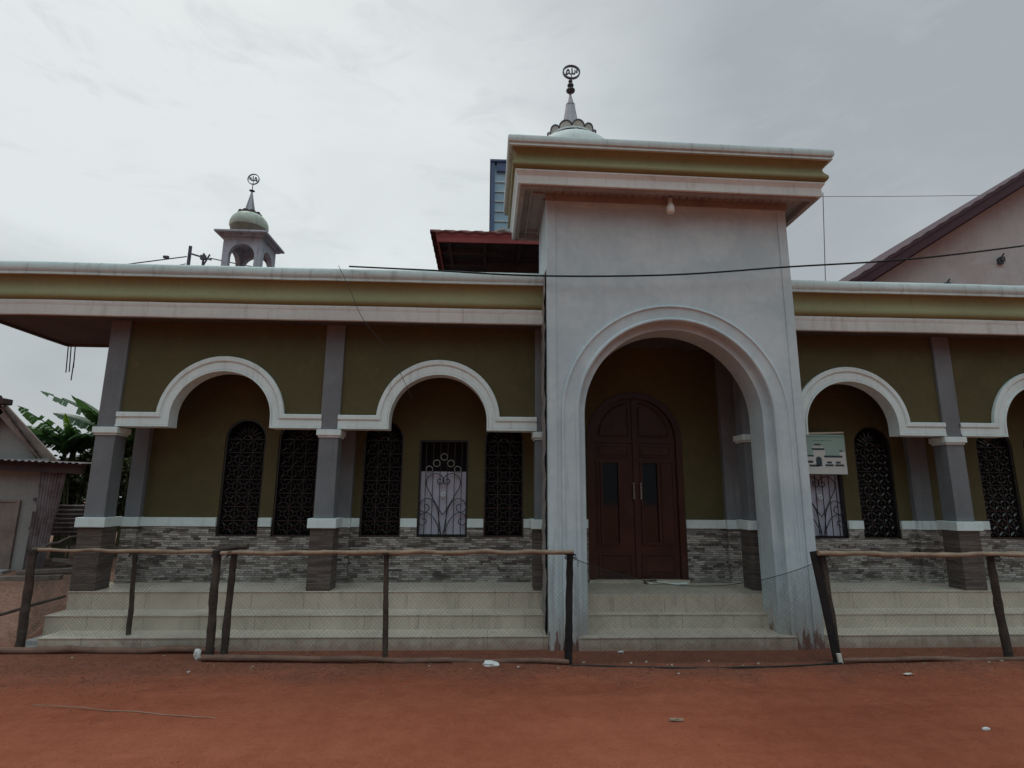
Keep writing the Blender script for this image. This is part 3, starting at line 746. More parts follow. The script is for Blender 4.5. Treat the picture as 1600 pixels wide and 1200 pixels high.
def scallops(c, ra, rb_, z0, z1, lobes, h, tr):
    # a coronet of upright leaf-shaped scallops round the foot of the spire
    f_, e_ = MB(), MB()
    for L_ in range(lobes):
        rim, base = [], []
        for j in range(11):
            a = 2*pi*(L_+j/10)/lobes; k = math.sin(pi*j/10)**.55; r = ra+.35*h*k
            rim.append((c[0]+r*math.cos(a), c[1]+r*math.sin(a), z0+h*k)); base.append((c[0]+ra*math.cos(a), c[1]+ra*math.sin(a), z0-h*.25))
        f_.grid([base, rim]); e_.tube(rim, tr, 6)
    f_.lathe([(ra, z0), (rb_, z1)], (c[0], c[1], 0), 30)
    return f_, e_
f_, e_ = scallops((DX, DY), .60, .24, 10.96, 11.14, 11, .13, .022)
f_.build('dome_crown', M['domewhite'], dm); e_.build('crown_rim', M['darksteel'], dm, smooth=60); cr = MB()
cr = MB(); cr.lathe([(.66, 10.84), (.62, 10.92), (.3, 11.14)], (DX, DY, 0), 32); cr.build('crown_seat', M['domewhite'], dm, smooth=40)
sp = MB(); n = 32
for z0, z1, ra, rb_ in ((11.1, 11.98, .25, .115), (11.98, 12.36, .105, .015)):
    rows = []
    for i in range(6):
        q = i/5; rad = ra+(rb_-ra)*q
        rows.append([(DX-.02+rad*(1+(.05 if z0 < 11.5 else 0)*math.cos(8*2*pi*j/n))*math.cos(2*pi*j/n), DY+rad*(1+(.05 if z0 < 11.5 else 0)*math.cos(8*2*pi*j/n))*math.sin(2*pi*j/n), z0+(z1-z0)*q) for j in range(n)])
    sp.grid(rows, closed=True)
sp.lathe([(.13, 11.96), (.13, 11.99)], (DX-.02, DY, 0), 24)
sp.build('spire', M['steel'], dm, smooth=30)
bd = MB()
for z_, r, h in ((12.44, .125, .075), (12.60, .09, .06), (12.725, .06, .045)): bd.lathe([(0, -h)] + [(r*math.sin(pi*i/8), -h*math.cos(pi*i/8)) for i in range(1, 8)] + [(0, h)], (DX-.01, DY, z_), 16)
bd.tube([(DX-.02, DY, 12.33), (DX+.0, DY, 12.85)], .02, 8)
bd.build('finial_beads', M['darksteel'], dm, smooth=50)
emblem('finial_emblem', (DX+.02, DY, 13.02), .245, .215, .033, M['darksteel'], dm, 1, .62)

# ------------------------------------------------------------------ corner turret
TXa, TXb, TYa, TYb = -.26, .435, 3.0, 3.70; TC = ((TXa+TXb)/2, 3.35)
tu = holder('corner_turret', (TC[0], TC[1], 4.28), mosque)
b = MB()
zt, zb = 6.25, 4.28
wdt = TXb-TXa; hole = arched(TC[0]+.0, 5.0, .235, 5.88, 6.115, 16)
b.plate([(TXa, zb), (TXb, zb), (TXb, zt), (TXa, zt)], [hole], TYa, TYa+.09); b.plate([(TXa, zb), (TXb, zb), (TXb, zt), (TXa, zt)], [hole], TYb-.09, TYb)
hole = arched(TC[1], 5.0, .21, 5.88, 6.09, 16)
b.plate([(TYa+.09, zb), (TYb-.09, zb), (TYb-.09, zt), (TYa+.09, zt)], [hole], TXa, TXa+.09, 'X'); b.plate([(TYa+.09, zb), (TYb-.09, zb), (TYb-.09, zt), (TYa+.09, zt)], [hole], TXb-.09, TXb, 'X')
b.build('turret_wall', M['turret'], tu)
s_ = MB(); s_.box(TXa-.125, TXb+.125, TYa-.15, TYb+.125, 6.29, 6.33); s_.box(TXa-.06, TXb+.06, TYa-.06, TYb+.06, 6.251, 6.29)
s_.build('turret_slab', M['turret'], tu, bevel=.012)
cx, cy = -.02+.04, 3.35
MB().lathe([(.24, 6.33), (.24, 6.36), (.31, 6.45), (.335, 6.57)], (cx, cy, 0), 28).build('dome_underside', M['domebrown'], tu, smooth=40)
MB().lathe([(.336, 6.57), (.35, 6.60), (.348, 6.67), (.32, 6.75), (.26, 6.82), (.17, 6.87), (.05, 6.90)], (cx, cy, 0), 28).build('turret_dome', M['domegreen'], tu, smooth=60)
c_ = MB(); f_, e_ = scallops((cx-.01, cy), .20, .08, 6.862, 6.93, 10, .035, .009); f_.build('dome_crown', M['steel'], tu); e_.build('crown_rim', M['darksteel'], tu, smooth=60)
c_ = MB(); c_.lathe([(.105, 6.92), (.05, 7.18), (.012, 7.37)], (cx-.015, cy, 0), 8); c_.build('spire', M['steel'], tu, smooth=20)
c_ = MB(); c_.lathe([(0, 7.35), (.055, 7.385), (0, 7.42)], (cx-.015, cy, 0), 12); c_.tube([(cx-.015, cy, 7.36), (cx-.01, cy, 7.55)], .009, 6); c_.build('finial_beads', M['darksteel'], tu, smooth=40)
emblem('finial_emblem', (cx-.01, cy, 7.635), .115, .115, .0125, M['darksteel'], tu, -1, .85)

# ------------------------------------------------------------------ lamp under the portico roof
lamp = thing('pendant_lamp', (6.845, -.80, 5.2), 'white pendant bulb hanging under the portico eave', 'lamp')
MB().tube([(6.845, -.80, 5.225), (6.845, -.80, 5.10)], .006, 6).build('lamp_cord', M['cable'], lamp)
MB().lathe([(0, .06), (.02, .06), (.026, .04), (.028, -.02), (0, -.02)], (6.845, -.80, 5.06), 14).build('lamp_holder', M['cream'], lamp, smooth=40)
MB().lathe([(.026, .0), (.04, -.03), (.048, -.05), (.048, -.11), (.04, -.125), (0, -.13)], (6.845, -.80, 5.055), 18).build('bulb', M['bulb'], lamp, smooth=50)

# ------------------------------------------------------------------ sign board hung on the right barred window
sg = thing('picture_sign', (9.26, .47, 1.88), 'faded board with a picture of the mosque hung on a barred window', 'sign')
X0, X1, ZA, ZB, ys_ = 8.985, 9.535, 1.885, 2.42, .47
MB().box(X0, X1, ys_, ys_+.02, ZA, ZB).build('board', M['signboard'], sg, bevel=.003)
w_ = MB(); L = lambda u, v: (X0+u*(X1-X0), ZA+v*(ZB-ZA))
def srect(m, u0, u1, v0, v1, d): a = L(u0, v0); b_ = L(u1, v1); m.box(a[0], b_[0], ys_-d, ys_-d+.0015, a[1], b_[1])
srect(w_, 0.01, .99, .01, .2, .002)
for q in ((.02, .98, .2, .46), (.17, .48, .46, .6), (.16, .44, .66, .7), (.84, .98, .46, .56)): srect(w_, *q, .002)
w_.build('printed_building', M['signwhite'], sg)
d_ = MB()
for q in ((.15, .46, .61, .65), (.22, .38, .73, .76), (.02, .18, .44, .48), (.44, .9, .42, .47), (.45, .66, .2, .25), (.7, .92, .2, .25), (.02, .15, .28, .34), (.05, .3, .19, .24), (.5, .62, .27, .32), (.72, .84, .27, .32), (.84, .92, .57, .6)): srect(d_, *q, .004)
a = L(.3, .2); d_.plate([(a[0]-.04, a[1])] + [(a[0]+.04, a[1])] + arc(a[0], a[1]+.09, .04, .04, 0, pi, 10), [], ys_-.004, ys_-.0025)
d_.build('printed_shadow', M['signdark'], sg)
g_ = MB()
for i in range(13):
    u0 = .22+.035*i; srect(g_, u0, u0+.022, .83+.004*(i % 3), .855+.004*(i % 2), .002)
srect(g_, .02, .98, .93, .95, .002)
g_.build('printed_line', M['signgreen'], sg)
MB().obox((X0-.02, ys_+.01, ZB+.012), (X1+.0, ys_+.012, ZB+.03), .02, .02).build('hanging_batten', M['cream'], sg)

# ------------------------------------------------------------------ fences
def wob(a, b, n, amp, seed):
    rr = random.Random(seed); a = Vector(a); b = Vector(b)
    out = []
    for i in range(n+1):
        t_ = i/n; k = math.sin(pi*t_)**.3 if 0 < t_ < 1 else 0
        out.append(a.lerp(b, t_)+Vector((0, rr.uniform(-amp, amp)*k, rr.uniform(-amp, amp)*k)))
    return catmull([tuple(p) for p in out], 3)
def post(a, b, r0, r1, mat, parent, seed, n=9):
    pts = wob(a, b, 5, .012, seed); k = len(pts); rr = random.Random(seed+50)
    MB().tube(pts, [.88*(r0+(r1-r0)*i/(k-1))*(1+rr.uniform(-.06, .06)) for i in range(k)], n, .08, seed).build('post', M[mat], parent, smooth=50)
def rail(a, b, r0, r1, mat, parent, seed, name='rail', amp=.012, n=9):
    pts = wob(a, b, n, amp, seed); k = len(pts); rr = random.Random(seed+90)
    MB().tube(pts, [(r0+(r1-r0)*i/(k-1))*(1+rr.uniform(-.13, .13)) for i in range(k)], 8, .08, seed).build(name, M[mat], parent, smooth=60)
def net(P, nu, nv, wu, name, parent, cell=.026, th=.0024, topsag=None):
    """knotted netting between four corners: two families of diagonal threads over a slightly slack sheet"""
    (a, b_, c_, d_) = [Vector(q) for q in P]   # bottom left, bottom right, top right, top left
    Wd, Hd = (b_-a).length, ((d_-a).length+(c_-b_).length)/2
    m = MB(); jr_ = random.Random(len(name)*7+int(abs(a.x)*10))
    def Sf(s, h):
        u_ = s/Wd; v_ = h/Hd
        q = a.lerp(b_, u_).lerp(d_.lerp(c_, u_), v_)
        if topsag: q.z -= topsag*v_*4*u_*(1-u_)
        q.y += .02*math.sin(u_*9+v_*3)*math.sin(pi*v_)+.012*math.sin(u_*23+1)*v_
        return q
    for fam in (0, 1):
        s0 = -Hd
        while s0 < Wd:
            pts = []
            k = 7 if topsag is None else 14
            for i in range(k+1):
                h = Hd*i/k; s = s0+h if fam == 0 else s0+Hd-h
                if -1e-6 <= s <= Wd: pts.append(Sf(s, h))
            for p, q in zip(pts, pts[1:]):
                dd = (q-p).normalized(); r = Vector((-dd.z, 0, dd.x))*th/2
                m.add([p-r, p+r, q+r, q-r], [(0, 1, 2, 3)])
            s0 += cell*jr_.uniform(.7, 1.3)
    return m.build(name, M['net'], parent, weld=False)
fA = thing('wooden_fence', (.9, -.5, 0), 'low pole and net fence from the leaning corner post to the double post', 'fence', 'pole fences along the steps')
post((-.10, -.50, -.03), (-.115, -.50, .99), .05, .043, 'darkwood', fA, 1)
post((.985, -.50, -.02), (.945, -.52, .95), .029, .025, 'darkwood', fA, 2)
rail((-.13, -.50, .985), (1.99, -.86, 1.005), .018, .022, 'polewood', fA, 3)
rail((-.2, -.66, .03), (1.95, -.70, .03), .036, .03, 'logwood', fA, 4, 'bottom_rail')
net([(-.1, -.52, .03), (1.96, -.72, .03), (1.97, -.86, .98), (-.1, -.50, .97)], 0, 0, 0, 'netting', fA, .036, .0016)
net([(-.12, -.48, .03), (-.65, 1.1, .34), (-.6, 1.1, 1.05), (-.12, -.48, .97)], 0, 0, 0, 'netting', fA, .03, .003)
rail((-.115, -.5, .985), (-.6, 1.1, 1.06), .018, .018, 'darkwood', fA, 33)
fB = thing('wooden_fence', (3.7, -1.05, 0), 'low pole and net fence before the left wing, ending at the portico', 'fence', 'pole fences along the steps')
post((2.0, -.90, -.03), (1.975, -.90, 1.03), .046, .044, 'darkwood', fB, 5)
post((2.13, -.88, -.03), (2.14, -.89, 1.0), .042, .036, 'darkwood', fB, 6)
post((3.735, -1.06, -.02), (3.70, -1.06, 1.02), .032, .028, 'darkwood', fB, 7)
post((5.495, -1.14, -.04), (5.53, -1.13, 1.05), .045, .036, 'blackwood', fB, 8)
rail((2.03, -.94, 1.0), (3.70, -1.09, 1.035), .020, .023, 'polewood', fB, 9)
rail((3.62, -1.10, 1.03), (5.56, -1.17, 1.045), .024, .020, 'polewood', fB, 10)
rail((1.97, -.98, .035), (5.5, -1.17, .03), .03, .024, 'logwood', fB, 11, 'bottom_rail')
post((1.95, -.86, 1.03), (2.25, -.84, 1.055), .035, .03, 'darkwood', fB, 12)
net([(2.05, -1.0, .03), (5.5, -1.15, .03), (5.53, -1.14, 1.02), (2.06, -.92, .98)], 0, 0, 0, 'netting', fB, .042, .0010)
fC = thing('wooden_fence', (9.6, -1.1, 0), 'low pole and net fence before the right wing, starting at the forked black post', 'fence', 'pole fences along the steps')
pl = MB(); pl.obox((8.175, -1.13, -.03), (8.045, -1.10, 1.05), .075, .03, (0, 1, 0)); pl.build('post', M['blackwood'], fC, bevel=.006)
post((8.20, -1.09, -.02), (8.14, -1.08, 1.0), .043, .042, 'darkwood', fC, 14)
post((10.03, -1.03, -.03), (9.97, -1.05, 1.01), .046, .04, 'darkwood', fC, 15)
post((12.05, -1.05, -.03), (12.0, -1.05, 1.01), .05, .042, 'darkwood', fC, 16)
rail((8.07, -1.14, 1.035), (10.3, -1.12, 1.015), .026, .024, 'polewood', fC, 17)
rail((10.1, -1.09, 1.03), (12.2, -1.1, 1.02), .024, .025, 'polewood', fC, 18)
rail((8.2, -1.17, .03), (12.1, -1.12, .03), .022, .026, 'logwood', fC, 19, 'bottom_rail')
net([(8.17, -1.12, .03), (12.0, -1.07, .03), (12.0, -1.07, 1.0), (8.1, -1.11, 1.0)], 0, 0, 0, 'netting', fC, .042, .0010)
for fx, px_, py_, pz_ in ((fA, -.115, -.5, .975), (fA, .95, -.53, .955), (fA, 1.975, -.89, .99), (fB, 2.13, -.91, .99), (fB, 3.70, -1.075, 1.0), (fB, 5.53, -1.145, 1.0), (fC, 8.13, -1.11, .985), (fC, 9.97, -1.08, .985)):
    tm = MB()
    for q in range(4):
        z_ = pz_+.012*q-.02; rr_ = .052+.004*(q % 2)
        tm.tube([(px_+rr_*math.cos(2*pi*j/12), py_+rr_*1.15*math.sin(2*pi*j/12), z_+.012*math.sin(2*pi*j/12+q)) for j in range(13)], .0035, 4, cap=False)
    tm.tube([(px_+.05, py_-.04, pz_), (px_+.07, py_-.06, pz_-.05), (px_+.06, py_-.05, pz_-.09)], .003, 4)
    tm.build('wire_tie', M['cable'], fx)
gn = thing('gap_netting', (6.8, -1.12, 0), 'slack black net slung across the portico opening between the two fences', 'net')
net([(5.51, -1.16, .0), (8.17, -1.14, .0), (8.06, -1.10, .94), (5.54, -1.14, .99)], 0, 0, 0, 'net_mesh', gn, .027, .0018, .25)
pts = [(5.54+(8.06-5.54)*i/20, -1.145+.04*i/20, .99+(.94-.99)*i/20-.25*4*(i/20)*(1-i/20)) for i in range(21)]
MB().tube(pts, .0035, 5).build('edge_cord', M['net'], gn)
pts = [(5.51+(8.17-5.51)*i/20, -1.2-.12*math.sin(pi*i/20), .012) for i in range(21)]
MB().tube(pts, .008, 6, .3, 4).build('bunched_hem', M['net'], gn, smooth=60)

# ------------------------------------------------------------------ cables and wires
def hang(a, b, sag, n=24):
    a = Vector(a); b = Vector(b)
    return [tuple(a.lerp(b, i/n)-Vector((0, 0, sag*4*(i/n)*(1-i/n)))) for i in range(n+1)]
pts = catmull([(2.95, -.32, 4.345), (4.0, -.60, 4.205), (5.281, -.76, 4.105), (6.8, -.80, 4.14), (8.235, -.82, 4.27), (9.55, -.95, 4.34), (11.1, -.90, 4.58), (13.2, -.85, 4.95)], 8)
tag(MB().tube(pts, .0105, 6).build('overhead_cable', M['cable'], smooth=60, origin=(2.95, -.32, 4.345)), 'thick black cable sagging across the white portico wall', 'cable')
pts = [(2.83, -.36, 4.335), (2.98, -.37, 4.05), (3.16, -.33, 3.667), (3.46, -.18, 3.311), (3.70, -.1, 2.86), (3.74, -.03, 2.75)]
tag(MB().tube(catmull(pts, 5), .0035, 5).build('loose_wire', M['thinwire'], origin=pts[0]), 'thin dark wire hanging from the left cornice to the middle arch', 'wire')
tag(MB().tube(hang((8.5, 10, 11.45), (24, 10.3, 12.1), .12), .009, 5).build('background_wire', M['thinwire'], origin=(15, 10, 11.7)), 'thin wire running level behind the portico roof towards the right house', 'wire')
an = tag(MB().tube([(15.75, 10, 0), (15.76, 10, 8.5), (16.0, 10, 11.7)], .013, 6).build('antenna_mast', M['thinwire'], origin=(15.75, 10, 0)), 'thin upright antenna mast between portico and right house', 'mast')
hw_ = thing('dangling_rods', (-1.45, 1.35, 3.66), 'three thin steel rods hanging from the rear left corner of the eave', 'rods')
for (xa, za, xb, zb) in ((-1.50, 3.70, -1.48, 3.29), (-1.46, 3.70, -1.435, 3.30), (-1.40, 3.70, -1.385, 3.36), (-1.385, 3.5, -1.39, 3.175)):
    MB().tube([(xa, 1.36, za), (xb, 1.37, zb)], .008, 5).build('rod', M['thinwire'], hw_)
up_ = thing('utility_pole', (-5.87, 12, 0), 'dark power pole with insulators rising behind the left roof', 'pole')
MB().tube([(-5.87, 12, 0), (-5.87, 12, 10.05)], [.08, .055], 10).build('pole_shaft', M['utility'], up_, smooth=60)
c_ = MB(); c_.obox((-5.85, 11.9, 9.75), (-5.05, 11.9, 9.52), .05, .05); c_.box(-5.42, -5.25, 11.85, 11.95, 9.52, 9.68); c_.box(-5.35, -5.3, 11.87, 11.93, 9.25, 9.75); c_.obox((-5.35, 11.9, 9.2), (-5.12, 11.9, 9.72), .04, .04)
c_.build('insulator_bracket', M['utility'], up_)
def wire(name, a, b, sag, lab, r=.018):
    tag(MB().tube(hang(a, b, sag, 14), r, 5).build(name, M['thinwire'], origin=a), lab, 'wire')
wire('power_line', (-5.9, 11.9, 9.62), (-9.5, 11.7, 8.9), .0, 'upper power line leaving the pole to the left', .02)
wire('power_line', (-5.9, 11.9, 9.35), (-7.6, 11.6, 9.15), .12, 'lower power line looping from the pole to the left', .014)
wire('power_line', (-5.1, 11.9, 9.58), (2.5, 12.2, 9.05), .25, 'power line leaving the pole behind the corner turret', .02)
cl = MB(); cl.box(-6.6, -6.42, 11.7, 11.8, 9.47, 9.56); tag(cl.build('line_clamp', M['utility'], bevel=.02, origin=(-6.5, 11.75, 9.5)), 'small dark clamp on the power line left of the pole', 'clamp')

# ------------------------------------------------------------------ right neighbour house
rh = thing('gabled_house', (19, 8, 0), 'pale pink rendered gable house with maroon sheet roof behind the right wing', 'house')
yg = 5.0
apx, apz = 21.0, 11.45
sl_ = (9.464-6.477)/(17.809-13.016)
e0 = (11.2, 6.477-(13.016-11.2)*sl_)
wz = lambda x: 6.477+(x-13.016)*sl_
MB().plate([(11.9, 0), (30.1, 0), (30.1, wz(11.9)-.3), (apx, wz(apx)-.3), (11.9, wz(11.9)-.3)], [], yg+.55, yg+.75).build('gable_wall', M['pink'], rh)
MB().box(11.9, 12.1, yg+.75, yg+9, 0, wz(11.9)-.4).build('side_wall', M['pink'], rh)
rf = MB(); n = 120
for sgn in (1, -1):
    rows = [[], [], [], []]
    for i in range(n+1):
        x = 11.0+(apx-11.0)*i/n; z_ = wz(x); X_ = x if sgn > 0 else 2*apx-x; bmp = .012*math.sin(i*1.57)
        rows[0].append((X_, yg-.02, z_-.10)); rows[1].append((X_, yg-.02, z_+bmp)); rows[2].append((X_, yg+9, z_+bmp)); rows[3].append((X_, yg+9, z_-.1))
    rf.grid(rows)
    rows = [[(q[0], q[1], q[2]) for q in rows[0]], [(q[0], q[1], q[2]) for q in rows[3]]]; rf.grid(rows)
rf.build('gable_roof', M['maroonmetal'], rh)
ba = MB()
ba.obox((11.0, yg+.03, wz(11)-.2), (apx, yg+.03, wz(apx)-.2), .05, .2, (0, 0, 1)); ba.obox((11.4, yg+.48, wz(11.4)-.24), (apx, yg+.48, wz(apx)-.24), .1, .24)
ba.build('bargeboard', M['maroonmetal'], rh)
for (x, z_) in ((15.85, 6.62), (17.35, 7.33)):
    hb = MB(); hb.box(x-.07, x+.05, yg+.49, yg+.56, z_-.08, z_+.06); hb.box(x-.02, x+.08, yg+.47, yg+.56, z_-.02, z_+.1); hb.obox((x, yg+.52, z_+.05), (x+.04, yg+.44, z_+.17), .025, .025)
    hb.build('broken_bracket', M['darksteel'], rh)

# ------------------------------------------------------------------ left neighbour house and its yard
def corrugated(m, P, waves, amp, seg=6):
    a, b_, c_, d_ = [Vector(q) for q in P]     # waves run across a-b
    nrm = (b_-a).cross(d_-a).normalized(); n = waves*seg; lo, hi, = [], []
    for i in range(n+1):
        t_ = i/n; o = nrm*amp*math.sin(2*pi*waves*t_); lo.append(tuple(a.lerp(b_, t_)+o)); hi.append(tuple(d_.lerp(c_, t_)+o))
    m.grid([lo, hi]); return m
lh = thing('cement_house', (-4.2, 4.5, .28), 'low bare cement house with brown gable boards at the left edge', 'house')
MB().add([(-7.2, 3, -.1), (-2.74, 3, -.1), (-5.2, 6.2, -.1), (-7.2, 6.2, -.1), (-7.2, 3, 2.12), (-2.74, 3, 2.12), (-5.2, 6.2, 2.12), (-7.2, 6.2, 2.12)], [(0, 3, 2, 1), (4, 5, 6, 7), (0, 1, 5, 4), (1, 2, 6, 5), (2, 3, 7, 6), (3, 0, 4, 7)]).build('house_wall', M['housewall'], lh)
dr = MB(); dr.box(-3.62, -3.12, 2.975, 2.998, .30, 1.40); dr.box(-3.12, -3.07, 2.96, 2.998, .28, 1.43); dr.box(-3.62, -3.121, 2.96, 2.974, 1.40, 1.43); dr.build('house_door', M['woodgrey'], lh, bevel=.003)
lr = MB(); corrugated(lr, [(-7.2, 2.72, 2.225), (-2.0, 2.72, 2.035), (-2.0, 3.4, 2.06), (-7.2, 3.4, 2.25)], 48, .012); corrugated(lr, [(-7.2, 2.73, 2.205), (-2.0, 2.73, 2.015), (-2.0, 3.4, 2.04), (-7.2, 3.4, 2.23)], 48, .012)
lr.build('lean_to_roof', M['corr'], lh)
bm_ = MB(); bm_.obox((-7.2, 2.86, 2.13), (-2.05, 2.86, 1.94), .08, .15); bm_.box(-2.74, -2.40, 2.9, 3.06, 1.91, 1.97); bm_.build('eave_beam', M['underroof'], lh)
ga = MB(); ax_, az_ = -3.84, 3.10
gz = lambda x: az_-(x-ax_)*1.13 if x > ax_ else az_+(x-ax_)*1.13
ga.plate([(-4.7, 2.1), (-3.2, 2.1), (ax_-.12, az_-.14)], [], 3.36, 3.44); ga.build('gable_panel', M['housewall'], lh)
vb = MB(); vb.obox((ax_, 3.2, az_-.10), (-2.78, 3.2, 1.995), .04, .20); vb.obox((ax_, 3.2, az_-.10), (-4.9, 3.2, 1.995), .04, .20); vb.build('verge_board', M['woodgrey'], lh, bevel=.005)
tl = MB()
for sgn in (1, -1):
    for k in range(7):
        xa, xb = ax_+sgn*(.155*k-.02), ax_+sgn*(.155*(k+1)+.03)
        za, zb = az_+.03-.155*k*1.13*.98, az_+.0-.155*(k+1)*1.13*.98
        corrugated(tl, [(xa, 3.12, za), (xa-3.1, 6.5, za), (xb-3.1, 6.5, zb), (xb, 3.12, zb)], 20, .02, 4)
        tl.add([(xb, 3.12, zb), (xb-3.1, 6.5, zb), (xb-3.1, 6.5, zb-.03), (xb, 3.12, zb-.03)], [(0, 1, 2, 3)])
        tl.add([(xa, 3.12, za), (xb, 3.12, zb), (xb, 3.12, zb-.03), (xa, 3.12, za-.03)], [(0, 1, 2, 3)])
tl.build('gable_roof', M['underroof'], lh)
rc = MB(); rc.tube([(ax_, 3.08, az_+.05), (ax_-3.1, 6.5, az_+.05)], .08, 8); rc.build('ridge_cap', M['underroof'], lh, smooth=60)
MB().box(-4.2, -3.74, 3.10, 3.3, 3.06, 3.17).build('ridge_beam', M['underroof'], lh, bevel=.02)
hg = MB()
for z_ in (.95, 1.42): hg.box(-2.86, -2.74, 2.955, 2.998, z_, z_+.05)
hg.build('wall_hook', M['darksteel'], lh)
z1 = thing('corrugated_sheet', (-2.6, 2.94, .3), 'tall upright rusty corrugated sheet leaning on the corner of the cement house', 'metal sheet')
m_ = MB(); corrugated(m_, [(-2.74, 2.90, 1.22), (-2.40, 2.90, 1.20), (-2.36, 2.92, 1.90), (-2.80, 2.92, 1.91)], 8, .014); m_.build('upper_sheet', M['corr'], z1, smooth=60)
m_ = MB(); corrugated(m_, [(-2.76, 2.84, .30), (-2.44, 2.84, .30), (-2.40, 2.88, 1.25), (-2.78, 2.88, 1.25)], 8, .014); m_.build('lower_sheet', M['corr'], z1, smooth=60)
m_ = MB(); corrugated(m_, [(-3.5, 4.0, .78), (-3.5, 4.0, 1.33), (-2.2, 4.02, 1.33), (-2.2, 4.02, .78)], 7, .022)
tag(m_.build('corrugated_fence', M['corrlight'], smooth=60, origin=(-2.6, 4, .3)), 'pale horizontal corrugated fence panel between upright sheet and corner pillar', 'fence panel')
for i, (a, b_, w, h, mt, lab) in enumerate((((-4.6, 2.62, .31), (-2.9, 2.72, .31), .18, .07, 'housewall', 'low cement kerb along the foot of the cement house wall'),
        ((-4.4, 2.05, .27), (-1.75, 2.30, .30), .09, .07, 'woodgrey', 'long grey timber beam on the ground before the cement house'),
        ((-2.6, 2.55, .33), (-1.7, 2.75, .36), .12, .06, 'woodgrey', 'short grey board lying behind the long timber beam'),
        ((-2.2, 3.3, .58), (-1.6, 3.35, .62), .25, .05, 'darkwood', 'dark plank shelf under the corrugated fence panel'))):
    tag(MB().obox(a, b_, w, h).build(('kerb', 'timber_beam', 'timber_board', 'plank_shelf')[i], M[mt], bevel=.008, origin=a), lab, ('kerb', 'timber', 'timber', 'shelf')[i])
jk = thing('scrap_pile', (-2.1, 2.95, .3), 'dark heap of planks and scraps beneath the corrugated fence panel', 'scrap pile')
for i in range(11):
    rr = random.Random(200+i); x = -2.38+.075*i; z_ = .34+.05*(i % 4)
    MB().obox((x-.16, 2.85+.05*(i % 3), z_), (x+.16, 2.95+.05*(i % 3), z_+rr.uniform(-.05, .07)), .05, .03+.02*rr.random()).build('scrap_board', M['darkwood' if i % 3 else 'woodgrey'], jk)
tag(MB().tube(wob((-1.2, -1.0, .06), (-.06, -.0, .43), 6, .012, 77), .016, 6, .1).build('yard_log', M['darkwood'], smooth=60, origin=(-.6, -.5, .2)), 'thin dark branch lying on the earth bank at the left end of the steps', 'branch')

# ------------------------------------------------------------------ banana plants and bushes
def banana_leaf(m, base, az, L_, rise, droop, wd, seed, tear=.25):
    rr = random.Random(seed); h = Vector((math.cos(az), math.sin(az), 0)); sd = Vector((-h.y, h.x, 0)); n = 22
    mid = []
    for i in range(n+1):
        t_ = i/n; mid.append(Vector(base)+h*L_*(t_**1.15)*math.cos(rise*(1-t_))+Vector((0, 0, L_*(math.sin(rise)*t_-droop*t_*t_))))
    tw_ = rr.uniform(-.5, .5)
    for sgn in (1, -1):
        for i in range(2, n):
            if rr.random() < tear*.35: continue
            t0, t1 = i/n, (i+.93 if rr.random() < tear else i+1.0)/n
            w0 = wd*math.sin(pi*min(1, t0*.93+.07))**.7; w1 = wd*math.sin(pi*min(1, t1*.93+.07))**.7 if t1 < 1 else 0
            f0, f1 = .25+rr.uniform(0, .25), .25+rr.uniform(0, .25)
            p0, p1 = mid[i], mid[i].lerp(mid[i+1], (t1-t0)*n)
            d = (mid[i+1]-mid[i]).normalized()
            s2 = (sd*math.cos(tw_)+Vector((0, 0, 1))*math.sin(tw_)).normalized()
            e0 = p0+s2*sgn*w0*.55+d*w0*.12+Vector((0, 0, w0*.12)); e1 = p1+s2*sgn*w1*.55+d*w1*.12+Vector((0, 0, w1*.12))
            o0 = p0+s2*sgn*w0+d*w0*.3-Vector((0, 0, w0*f0)); o1 = p1+s2*sgn*w1+d*w1*.3-Vector((0, 0, w1*f1))
            m.add([p0, p1, e1, e0, o0, o1], [(0, 1, 2, 3), (3, 2, 5, 4)])
    m.tube(mid, [.022*(1-.85*i/n) for i in range(n+1)], 5)
def banana_plant(x, y, z0, zc, leaves, seed, label):
    o = thing('banana_plant', (x, y, z0), label, 'banana plant', 'banana plants behind the cement house')
    rr = random.Random(seed)
    MB().tube([(x, y, z0), (x+.03, y, (z0+zc)/2), (x, y, zc)], [.12, .10, .05], 10).build('stem', M['bark'], o, smooth=60)
    for i in range(leaves):
        az = rr.uniform(-.15, .15)+2*pi*i/leaves; m = MB()
        banana_leaf(m, (x, y, zc-.05), az, rr.uniform(.85, 1.35), rr.uniform(.8, 1.4), rr.uniform(.1, .6), rr.uniform(.17, .26), seed*31+i, rr.choice((.1, .3, .55)))
        m.build('leaf', M['banana'], o)
    m = MB(); banana_leaf(m, (x, y, zc-.05), -1.2, .85, 1.45, .08, .11, seed*7, .05); m.build('young_leaf', M['bananalight'], o)
    return o
banana_plant(-3.72, 4.9, .3, 2.32, 15, 3, 'banana plant nearest the cement house gable, with a bright young upright leaf')
banana_plant(-3.05, 5.1, .3, 2.62, 16, 5, 'taller banana plant partly behind the corner pillar with broad torn leaves')
banana_plant(-3.35, 6.3, .3, 2.5, 10, 8, 'banana plant seen through the gap beside the corner pillar')
